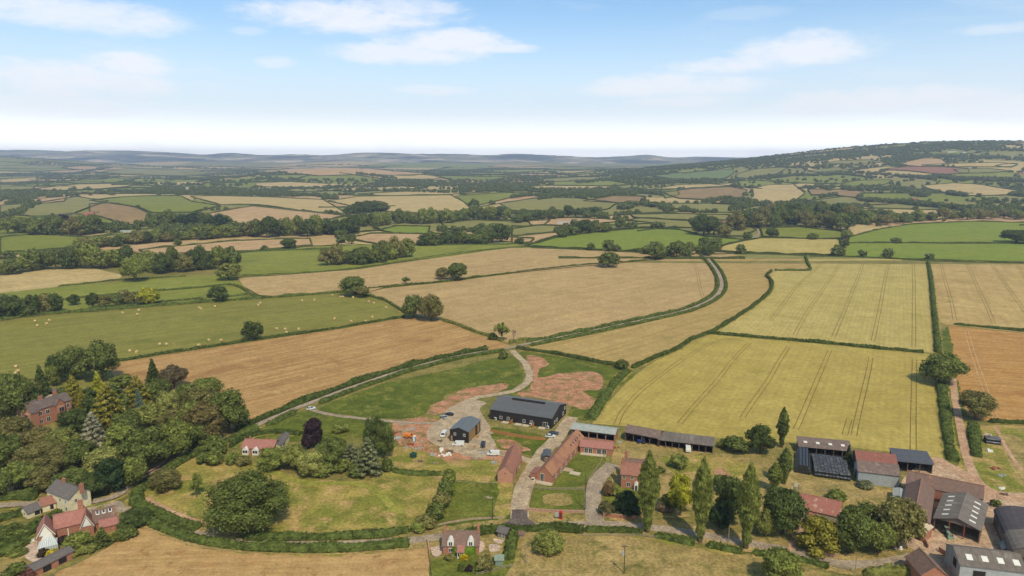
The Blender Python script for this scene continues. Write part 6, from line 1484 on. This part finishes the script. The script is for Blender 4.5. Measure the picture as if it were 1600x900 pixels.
def stack(a, b, nx, ny, layers, where, rot, zlab):
    o, L, rz = F2(a, b); ca, sa = math.cos(rz), math.sin(rz); rnd = random.Random(nx * 7 + ny)
    for lz in range(layers):
        sh = lz * .5
        for i in range(nx - (lz if rot else 0)):
            for j in range(ny - (0 if rot else lz)):
                if lz < layers - 1 and not (i in (0, nx - 1) or j == 0 or j < 1): continue   # hidden inside the stack
                x = (i + .5 + (sh if rot else 0)) * L / nx; y = (j + .5 + (0 if rot else sh)) * 1.34; ob = link('wrapped_bale', blackme)
                ob.location = (o.x + x * ca - y * sa + rnd.uniform(-.05, .05), o.y + x * sa + y * ca, .2 + lz * 1.14); ob.rotation_euler = (rnd.uniform(-.06, .06), 0, rz + (math.pi / 2 if rot else 0) + rnd.uniform(-.06, .06))
                tag(ob, 'black wrapped bale in the %s, %s layer up, %s row back, %s from left' % (where, tonum(lz + 1), tonum(j + 1), tonum(i + 1)), 'bale', 'black wrapped bales of the ' + where)
stack((1272,745), (1329,753), 10, 14, 2, 'large stack', False, 0)
stack((1242,739), (1267,743), 5, 14, 3, 'left stack', True, 0)
stack((1541,694), (1564,697), 5, 4, 2, 'field heap', False, 0)
# ------------------------------------------------------------------ vehicles
def wheels(rt, xs, w, r):
    for x in xs:
        for y in (-w / 2 + .1, w / 2 - .1):
            m_ = MB(); m_.tube((x, y - .12, r), (x, y + .12, r), r, r, 12); wl = m_.obj('wheel', BM['rubber'], rt); m2 = MB(); m2.tube((x, y - .135, r), (x, y + .135, r), r * .55, r * .55, 10); m2.obj('rim', BM['carsilver'], wl)
def loft(prof, w, wt, zt):
    """side profile swept across, narrower above zt"""
    m_ = MB(); n = len(prof); vs = []
    for s in (-1, 1):
        for x, z in prof: k = wt if z > zt else w; vs.append((x, s * k / 2, z))
    fs = [tuple(range(n)), tuple(range(2 * n - 1, n - 1, -1))] + [(i, (i + 1) % n, (i + 1) % n + n, i + n) for i in range(n)]
    return m_.add(vs, fs)
def vehicle(kind, paint, px, py, ang, label, group='vehicles parked at the farm'):
    p = P(px, py); rt = root({'car': 'parked_car', 'van': 'parked_van', 'pickup': 'parked_pickup'}[kind], label, {'car': 'car', 'van': 'van', 'pickup': 'pickup'}[kind], (p.x, p.y, .24), ang, group)
    if kind == 'car':
        loft([(-2.15, .35), (2.15, .35), (2.2, .7), (2.0, .92), (1.0, 1.0), (-1.7, 1.02), (-2.15, .95), (-2.2, .6)], 1.8, 1.8, 9).obj('body', BM[paint], rt)
        loft([(.95, 1.0), (.25, 1.42), (-1.35, 1.44), (-1.95, 1.0)], 1.66, 1.3, 1.2).obj('windows', BM['glass'], rt)
        MB().box(-1.25, -.6, 1.43, .15, .6, 1.47).obj('car_roof', BM[paint], rt); wheels(rt, (-1.35, 1.35), 1.8, .33); L = 2.2; z = .7
    elif kind == 'van':
        loft([(-2.6, .4), (2.5, .4), (2.6, .9), (1.9, 1.2), (1.3, 1.95), (1.1, 2.0), (-2.6, 2.0)], 1.95, 1.85, 1.5).obj('body', BM[paint], rt)
        m_ = MB(); m_.slab([(1.93, -.8, 1.22), (1.93, .8, 1.22), (1.36, .78, 1.93), (1.36, -.78, 1.93)], .03); m_.box(.75, -.985, 1.25, 1.45, .985, 1.7); m_.obj('windows', BM['glass'], rt); wheels(rt, (-1.6, 1.6), 1.95, .36); L = 2.58; z = .8
    else:
        loft([(-2.6, .5), (2.5, .5), (2.55, .95), (1.4, 1.1), (-2.6, 1.1)], 1.85, 1.85, 9).obj('body', BM[paint], rt); loft([(1.4, 1.1), (.8, 1.75), (-.6, 1.78), (-.8, 1.1)], 1.7, 1.4, 1.3).obj('windows', BM['glass'], rt); MB().box(-.55, -.65, 1.76, .75, .65, 1.8).obj('car_roof', BM[paint], rt)
        MB().box(-2.5, -.75, 1.08, -.9, .75, 1.14).obj('load_bed', BM['dark'], rt); wheels(rt, (-1.6, 1.6), 1.85, .4); L = 2.52; z = .8
    for y in (-.65, .65): MB().box(L - .06, y - .17, z, L + .04, y + .17, z + .14).obj('headlight', BM['lamp'], rt)
    return rt
vehicle('car', 'carsilver', 693.5, 654, R(125), 'silver car parked on the gravel beside a black car'); vehicle('car', 'carblack', 702, 649.5, R(150), 'black car parked on the gravel beside a silver car')
vehicle('van', 'carwhite', 693.5, 682, R(-100), 'white van facing the camera left of the small black barn'); vehicle('van', 'carwhite', 716, 697, R(178), 'white van broadside below the small black barn')
vehicle('pickup', 'carblack', 755, 697, R(-92), 'black pickup right of the small black barn'); vehicle('van', 'carwhite', 771, 712, R(178), 'white van behind the small pink brick barn')
vehicle('car', 'carwhite', 860, 684, R(-8), 'white car parked in front of the dark one by the driveway'); vehicle('car', 'cargrey', 865.5, 679.5, R(-8), 'dark grey car parked behind the white one by the driveway')
vehicle('car', 'carwhite', 486, 640.5, R(30), 'white car at the mouth of the narrow track')
# caravan
p = P(1075, 706); rt = root('caravan', 'small white caravan in front of the long open barn', 'caravan', (p.x, p.y, .24), R(80)); loft([(-2, .5), (1.8, .5), (2.0, 1.3), (1.7, 2.4), (-1.8, 2.45), (-2.1, 1.4)], 2.1, 2.0, 2).obj('body', BM['white'], rt)
MB().box(1.72, -.7, 1.35, 2.02, .7, 1.9).obj('window', BM['glass'], rt); m_ = MB(); m_.tube((1.9, 0, .55), (3.1, 0, .5), .06); m_.obj('drawbar', BM['dark'], rt); wheels(rt, (-.2,), 2.1, .33)
def tractor(px, py, ang, paint, label):
    p = P(px, py); rt = root('tractor', label, 'tractor', (p.x, p.y, .2), ang); MB().box(.2, -.4, .8, 2.2, .4, 1.5).obj('bonnet', BM[paint], rt); loft([(-1.0, .9), (.3, .9), (.15, 2.5), (-.9, 2.5)], 1.3, 1.2, 2).obj('cab', BM['glass'], rt); MB().box(-1.0, -.68, 2.5, .25, .68, 2.62).obj('cab_roof', BM[paint], rt)
    for x, r in ((-.5, .85), (1.7, .5)):
        for y in (-.8, .8): m_ = MB(); m_.tube((x, y - .2, r), (x, y + .2, r), r, r, 14); w = m_.obj('wheel', BM['rubber'], rt); m2 = MB(); m2.tube((x, y - .22, r), (x, y + .22, r), r * .5, r * .5, 10); m2.obj('rim', BM[paint], w)
    return rt
tractor(1004, 693, R(170), 'deepblue', 'blue tractor parked inside the old open barn'); tr = tractor(1479, 836, R(-100), 'greenmachine', 'pale green loader tractor at the mouth of the cattle shed')
m_ = MB(); m_.box(2.6, -.9, .1, 3.4, .9, .8); m_.tube((1.0, -.5, 1.3), (2.7, -.5, .6), .08); m_.tube((1.0, .5, 1.3), (2.7, .5, .6), .08); m_.obj('loader', BM['greenmachine'], tr)
# orange dumper
p = P(640, 685); rt = root('dumper', 'orange site dumper on the bare earth', 'dumper', (p.x, p.y, .2), R(165)); loft([(-.1, .9), (1.9, .7), (2.5, 1.9), (.0, 2.0), (-.4, 1.4)], 2.2, 2.4, 1.5).obj('skip', BM['orange'], rt); MB().box(-2.4, -.7, .6, -.5, .7, 1.5).obj('engine_cover', BM['orange'], rt)
MB().box(-1.2, -.3, 1.5, -.7, .3, 2.0).obj('seat', BM['dark'], rt); m_ = MB(); [m_.tube((-1.9, y, 1.5), (-1.8, y, 2.9), .05) for y in (-.6, .6)]; m_.tube((-1.8, -.6, 2.9), (-1.8, .6, 2.9), .05); m_.obj('roll_bar', BM['orange'], rt); wheels(rt, (-1.7, .9), 2.2, .6)
p = P(647.5, 690); rt = root('portable_toilet', 'pale blue portable toilet beside the orange dumper', 'portable toilet', (p.x, p.y, .2), R(-10)); MB().box(-.6, -.6, 0, .6, .6, 2.2).obj('cabin', BM['blue'], rt); MB().box(-.42, -.66, .15, .42, -.59, 1.95).obj('door', BM['white'], rt); m_ = MB(); m_.prism([(-.65, 2.2), (.65, 2.2), (.45, 2.45), (-.45, 2.45)], -.65, .65, 'y'); m_.obj('roof', BM['white'], rt)
p = P(646, 714); rt = root('oil_tank', 'dark green round tank on the grass by the site', 'tank', (p.x, p.y, .1), 0); m_ = MB(); m_.tube((0, 0, 0), (0, 0, 1.5), 1.4, 1.4, 18); m_.tube((0, 0, 1.5), (0, 0, 1.9), 1.4, .4, 18); m_.obj('body', BM['tank'], rt); m_ = MB(); m_.tube((0, 0, 1.88), (0, 0, 2.05), .35, .35, 12); m_.obj('lid', BM['dark'], rt)
# building material heaps
def heap(px, py, m, lab, sx, sy, sz, seed, name='rubble_heap', cat='building materials'):
    rnd = random.Random(seed); p = P(px, py); mb = MB()
    for k in range(11):
        x, y = rnd.gauss(0, sx * .22), rnd.gauss(0, sy * .22); s = rnd.uniform(.35, .9) * sz; c, s_ = math.cos(k), math.sin(k); q = [(-.6, -.4), (.6, -.5), (.7, .4), (-.5, .5)]
        b = [(x + (u * c - v * s_) * s * 1.3, y + (u * s_ + v * c) * s * 1.3, 0) for u, v in q]; t = [(x + (u * c - v * s_) * s * .9, y + (u * s_ + v * c) * s * .9, s * rnd.uniform(.5, 1)) for u, v in q]
        mb.add(b + t, [(3, 2, 1, 0), (4, 5, 6, 7), (0, 1, 5, 4), (1, 2, 6, 5), (2, 3, 7, 6), (3, 0, 4, 7)])
    o = mb.obj(name, BM[m]); o.location = (p.x, p.y, .18); return tag(o, lab, cat, 'building materials lying about the site')
heap(696, 712, 'white', 'white sacks heaped below the white van', 5, 5, 1.1, 1); heap(690, 704, 'white', 'pale slabs left of the white sacks', 1.4, 2.4, .9, 2); heap(701, 706, 'oldtimber', 'dark scrap heap beside the white sacks', 4, 3, .9, 3)
heap(645, 672, 'corrpale', 'pale sheet stack behind the orange dumper', 7, 3, .8, 4); heap(634, 674, 'stone', 'stone heap left of the orange dumper', 4, 3, .8, 5); heap(652, 701, 'corrpale', 'pale boards on the grass below the portable toilet', 5, 2.5, .6, 6); heap(633, 701, 'stone', 'grey covered heap on the grass left of the boards', 3, 2.5, 1, 7)
heap(737, 690, 'stone', 'rubble at the timber side of the small black barn', 5, 4, .9, 8); heap(745, 683, 'timber', 'offcut timber beside the small black barn', 3, 4, .8, 9); heap(767, 677, 'stone', 'rubble heap at the end of the orange fence', 4, 4, .9, 10); heap(773, 724, 'corrpale', 'grey rubble left of the small pink brick barn', 3, 7, .7, 11)
heap(748, 717, 'corrpale', 'pale boards behind the small pink brick barn', 6, 2, .5, 12); heap(663, 716, 'timber', 'pale timber stack near the green tank', 2.4, 1.4, .7, 13); heap(680, 724, 'greywood', 'grey planks on the rough grass', 4, 1.0, .6, 14); heap(612, 687, 'white', 'white crate at the left edge of the site', 1.5, 1.5, 1.2, 15); heap(623, 686, 'corrpale', 'silver crate near the left edge of the site', 2, 2, 1.2, 16)
heap(810, 730, 'stone', 'small tan heap right of the pink brick barn', 1.5, 2, .8, 17); heap(818, 724, 'timber', 'yellow boards on the yard right of the pink brick barn', 2, 1.5, .5, 18); heap(1127, 740, 'stone', 'ash heap on the burnt patch in the orchard', 6, 4, .5, 19); heap(1542, 680, 'concrete', 'pale sheeting heap above the field bales', 5, 2, .9, 20); heap(1545, 706, 'white', 'white crate below the field bales', 1.4, 2.4, 1.3, 21)
heap(1553, 733, 'redmachine', 'rusty red machinery on the grass by the farm track', 4, 2, .9, 22); heap(1563, 743, 'corrpale', 'white scrap on the grass by the farm track', 3, 2, .7, 23); heap(1565, 764, 'white', 'white boat-like trough by the yard entrance', 3, 1.6, .8, 24); heap(1570, 774, 'oldtimber', 'old trailer wreck by the yard entrance', 3, 1.6, .9, 25)
heap(1288, 766, 'greywood', 'wooden debris on the chapel grass', 3, 2, .5, 26); heap(960, 700, 'redmachine', 'red and brown clutter at the end of the low wing', 3, 3, .8, 27); heap(968, 692, 'corrpale', 'grey trough at the corner of the old open barn', 1.8, 1.2, .9, 28)
heap(1497, 846, 'straw', 'loose straw in front of the cattle shed', 7, 3, .5, 29); heap(47, 848, 'white', 'white parasol and table on the patio', 2.4, 2.4, 1.1, 30); heap(764, 778, 'stone', 'pile of pale stones on the lawn', 2.5, 1.5, .6, 31); heap(1404, 858, 'white', 'pale barrels under the farmyard tree', 2, 1.2, 1, 32)
rnd = random.Random(21); k = 0
for (px, py, m, lb) in [(628,664,'stone','small rubble heap at the top of the site track'),(617,678,'redmachine','reddish spoil heap at the left of the site'),(660,690,'stone','scattered stones behind the portable toilet'),(668,700,'timber','broken pallets in the middle of the site'),(676,712,'corrpale','grey sheeting beside the timber stack'),(656,722,'oldtimber','dark brushwood heap below the green tank'),(720,706,'stone','small stone heap on the site fence corner'),(742,700,'timber','pallets below the black pickup'),(758,684,'stone','gravel heap between small barn and orange fence'),(688,690,'oldtimber','dark boards behind the first white van'),(752,708,'corrpale','grey blocks left of the rear white van'),(640,695,'redmachine','low red spoil heap left of the site toilet')]:
    k += 1; heap(px, py, m, lb, 2.6, 2.0, .75, 50 + k)
# ------------------------------------------------------------------ walls, fences, poles, phone box
def wall(label, pp, h, t, m, name='brick_wall', cat='wall'):
    pts = wpts(pp); rt = root(name, label, cat, (pts[0].x, pts[0].y, .05)); mb = MB(); cp = MB()
    for a, b in zip(pts[:-1], pts[1:]):
        d = (b - a); d.z = 0; L = d.length; d.normalize(); n = Vector((-d.y, d.x, 0)); a_ = a - pts[0]; b_ = b - pts[0]
        q = [a_ - n * t / 2, b_ - n * t / 2, b_ + n * t / 2, a_ + n * t / 2]; mb.add([(v.x, v.y, -.2) for v in q] + [(v.x, v.y, h) for v in q], [(3, 2, 1, 0), (4, 5, 6, 7), (0, 1, 5, 4), (1, 2, 6, 5), (2, 3, 7, 6), (3, 0, 4, 7)])
        q = [a_ - n * (t / 2 + .05), b_ - n * (t / 2 + .05), b_ + n * (t / 2 + .05), a_ + n * (t / 2 + .05)]; cp.add([(v.x, v.y, h + .003) for v in q] + [(v.x, v.y, h + .1) for v in q], [(3, 2, 1, 0), (4, 5, 6, 7), (0, 1, 5, 4), (1, 2, 6, 5), (2, 3, 7, 6), (3, 0, 4, 7)])
    mb.obj('wall_body', BM[m], rt); cp.obj('coping', BM['redstone'], rt); return rt
wall('red brick wall along the farmhouse garden by the road', [(942,808),(994,813)], 1.5, .35, 'brick'); wall('low stone wall in front of the phone box green', [(822,798),(868,801),(912,802)], .9, .45, 'redstone', 'stone_wall')
wall('low wall between the driveway and the small lawn', [(820,800),(826,790),(832,764),(846,736)], .45, .25, 'stone'); wall('paddock wall below the lawn left of the driveway', [(664,826),(700,818),(740,812),(790,810)], .5, .3, 'stone', 'stone_wall')
wall('garden wall left of the dormer cottage paving', [(668,846),(671,866)], 1.2, .3, 'stone', 'stone_wall'); wall('curved brick wall at the farmyard gate', [(1467,862),(1482,872),(1488,884),(1484,894)], 1.6, .4, 'palebrick'); wall('red earth retaining wall beside the lane under the wood', [(206,762),(222,748),(250,732),(270,715)], 1.3, .6, 'tile_brown', 'brick_wall')
wall('churchyard wall of tumbled stone under the golden yew', [(1262,862),(1290,868),(1310,872)], .9, .5, 'redstone', 'stone_wall'); wall('yard wall below the west barn', [(1446,848),(1450,858)], 1.4, .3, 'palebrick')
def fence(label, pp, h, sp, rails, m, board=False, name='fence'):
    ln = resample(wpts(pp), sp); rt = root(name, label, 'fence', (ln[0].x, ln[0].y, .08), 0, 'wooden fences'); o = ln[0]
    for p in ln[:100]: q = p - o; MB().box(q.x - .07, q.y - .07, -.1, q.x + .07, q.y + .07, h).obj('post', BM[m], rt)
    mb = MB()
    for a, b in zip(ln[:-1], ln[1:]):
        a, b = a - o, b - o; d = b - a
        if d.length < .05: continue
        n = Vector((-d.y, d.x, 0)).normalized() * .03
        for z0, z1 in ([(.05, h - .05)] if board else [(h * (k + .7) / rails - .07, h * (k + .7) / rails + .07) for k in range(rails)]):
            q = [a - n, b - n, b + n, a + n]; mb.add([(v.x, v.y, z0) for v in q] + [(v.x, v.y, z1) for v in q], [(3, 2, 1, 0), (4, 5, 6, 7), (0, 1, 5, 4), (1, 2, 6, 5), (2, 3, 7, 6), (3, 0, 4, 7)])
    mb.obj('boards' if board else 'rails', BM[m], rt); return rt
fence('orange close-boarded fence between the two black barns', [(766,676),(800,682),(830,687),(852,688)], 1.6, 2.4, 1, 'fencewood', True); fence('post and rail fence before the tiled range lawn', [(826,763),(860,766),(912,766)], 1.1, 2.0, 3, 'greywood'); fence('curving post and rail fence beside the farmhouse drive', [(916,768),(919,752),(932,734),(945,712)], 1.1, 2.0, 3, 'greywood')
fence('picket fence at the bottom of the dormer cottage garden', [(745,900),(770,893),(800,886)], 1.0, 1.8, 2, 'greywood'); fence('wire fence left of the dormer cottage garden', [(668,846),(670,870),(674,900)], 1.1, 2.4, 2, 'polewood'); fence('wooden fence of the lawn left of the driveway', [(708,755),(740,756),(776,757)], .9, 2.6, 1, 'greywood')
fence('field fence in front of the roadside hedge by the first poplar', [(905,838),(960,838),(1005,838),(1060,848)], .9, 3.0, 2, 'greywood'); fence('low fence along the site edge by the small barn', [(722,702),(770,707),(812,714)], .9, 2.4, 2, 'greywood'); fence('farm gate fence at the chapel field corner', [(1303,887),(1330,893)], 1.2, 1.6, 4, 'greywood')
def pole(label, px, py, ty, trans=False, arm=True, m='polewood'):
    p = P(px, py); h = top_h(p, ty); rt = root('utility_pole', label, 'utility pole', (p.x, p.y, .05), 0, 'wooden utility poles'); m_ = MB(); m_.tube((0, 0, -.3), (0, 0, h), .17, .11, 10); m_.obj('pole', BM[m], rt)
    if arm:
        MB().box(-1.1, -.08, h - .5, 1.1, .08, h - .36).obj('crossarm', BM['polewood'], rt)
        for x in (-1, 0, 1): m_ = MB(); m_.tube((x, 0, h - .36), (x, 0, h - .1), .06, .05, 8); m_.obj('insulator', BM['white'], rt)
    if trans: m_ = MB(); m_.tube((-.45, 0, h - 3.2), (-.45, 0, h - 2.0), .38, .38, 14); m_.obj('transformer', BM['paleblue'], rt)
pole('utility pole with transformer standing in the dry field', 975, 897, 852, True); pole('utility pole at the lawn corner left of the driveway', 769.5, 812, 779, False, False); pole('dark utility pole at the end of the rail fence', 914, 797, 744, False, False); pole('pale pole beside the road between second and third poplar', 1138, 848, 824, False, False, 'greywood')
pole('pale pole right of the dormer cottage garden hedge', 822, 881, 849, False, False, 'greywood'); pole('thin pole at the roadside below the golden yew', 1336, 898, 866, False, False, 'greywood'); pole('white pole in front of the red roofed house', 110, 858, 826, False, False, 'white'); pole('pale pole under the great oak beside the lane', 335, 842, 826, False, False, 'greywood'); pole('pole at the road corner of the paddock hedge', 200, 775, 760, False, False, 'greywood')
p = P(876, 811); rt = root('telephone_box', 'red telephone box on the grass beside the road', 'telephone box', (p.x, p.y, .2), R(5)); m_ = MB(); m_.box(-.5, -.5, 0, .5, .5, .3)
for x in (-.5, .4):
    for y in (-.5, .4): m_.box(x, y, .3, x + .1, y + .1, 2.3)
m_.box(-.52, -.52, 2.3, .52, .52, 2.6); m_.prism([(-.5, 2.6), (.5, 2.6), (.3, 2.78), (-.3, 2.78)], -.5, .5, 'y')
for z in (.7, 1.1, 1.5, 1.9):
    m_.box(-.4, -.49, z - .03, .4, -.46, z + .03)
m_.obj('frame', BM['boxred'], rt); MB().box(-.42, -.42, .31, .42, .42, 2.29).obj('pane', BM['glass'], rt)
p = P(870, 811); rt = root('notice_board', 'grey notice board beside the red telephone box', 'notice board', (p.x, p.y, .2)); MB().box(-.7, -.1, .6, .7, .1, 2.2).obj('board', BM['corrpale'], rt); [MB().box(x - .05, -.05, 0, x + .05, .05, .6).obj('leg', BM['polewood'], rt) for x in (-.6, .6)]
# dead tree by the lane junction
p = P(802, 535); rnd = random.Random(2); mb = MB()
def branch(q, d, L, r, n):
    e = q + d * L; mb.tube(q, e, r, r * .6, 6, cap=False)
    if n == 0: return
    for _ in range(3): branch(e, (d + Vector((rnd.uniform(-.9, .9), rnd.uniform(-.9, .9), rnd.uniform(-.1, .5)))).normalized(), L * .68, r * .6, n - 1)
branch(Vector((0, 0, 0)), Vector((.05, 0, 1)), 3.4, .5, 4); o = mb.obj('dead_tree', mat('dead_wood', (150, 130, 112), (120, 104, 92), 3.0)); o.location = (p.x, p.y, 0); tag(o, 'bare dead tree standing beside the thin crowned tree', 'tree')

# ------------------------------------------------------------------ haze (closed box round camera and scene)
hz = MB(); hz.box(-15500, -400, -3, 15500, 17500, 420)
m, T = new_mat('haze'); T.nt.nodes.clear()
vol = T.n('ShaderNodeVolumePrincipled', i={'Color': (0.80, 0.88, 1.0, 1), 'Density': HAZE_D, 'Anisotropy': 0.25})
T.link(vol.outputs[0], T.n('ShaderNodeOutputMaterial').inputs['Volume'])
tag(hz.obj('haze', m), 'thin pale blue summer haze over the land', 'haze', kind='stuff')
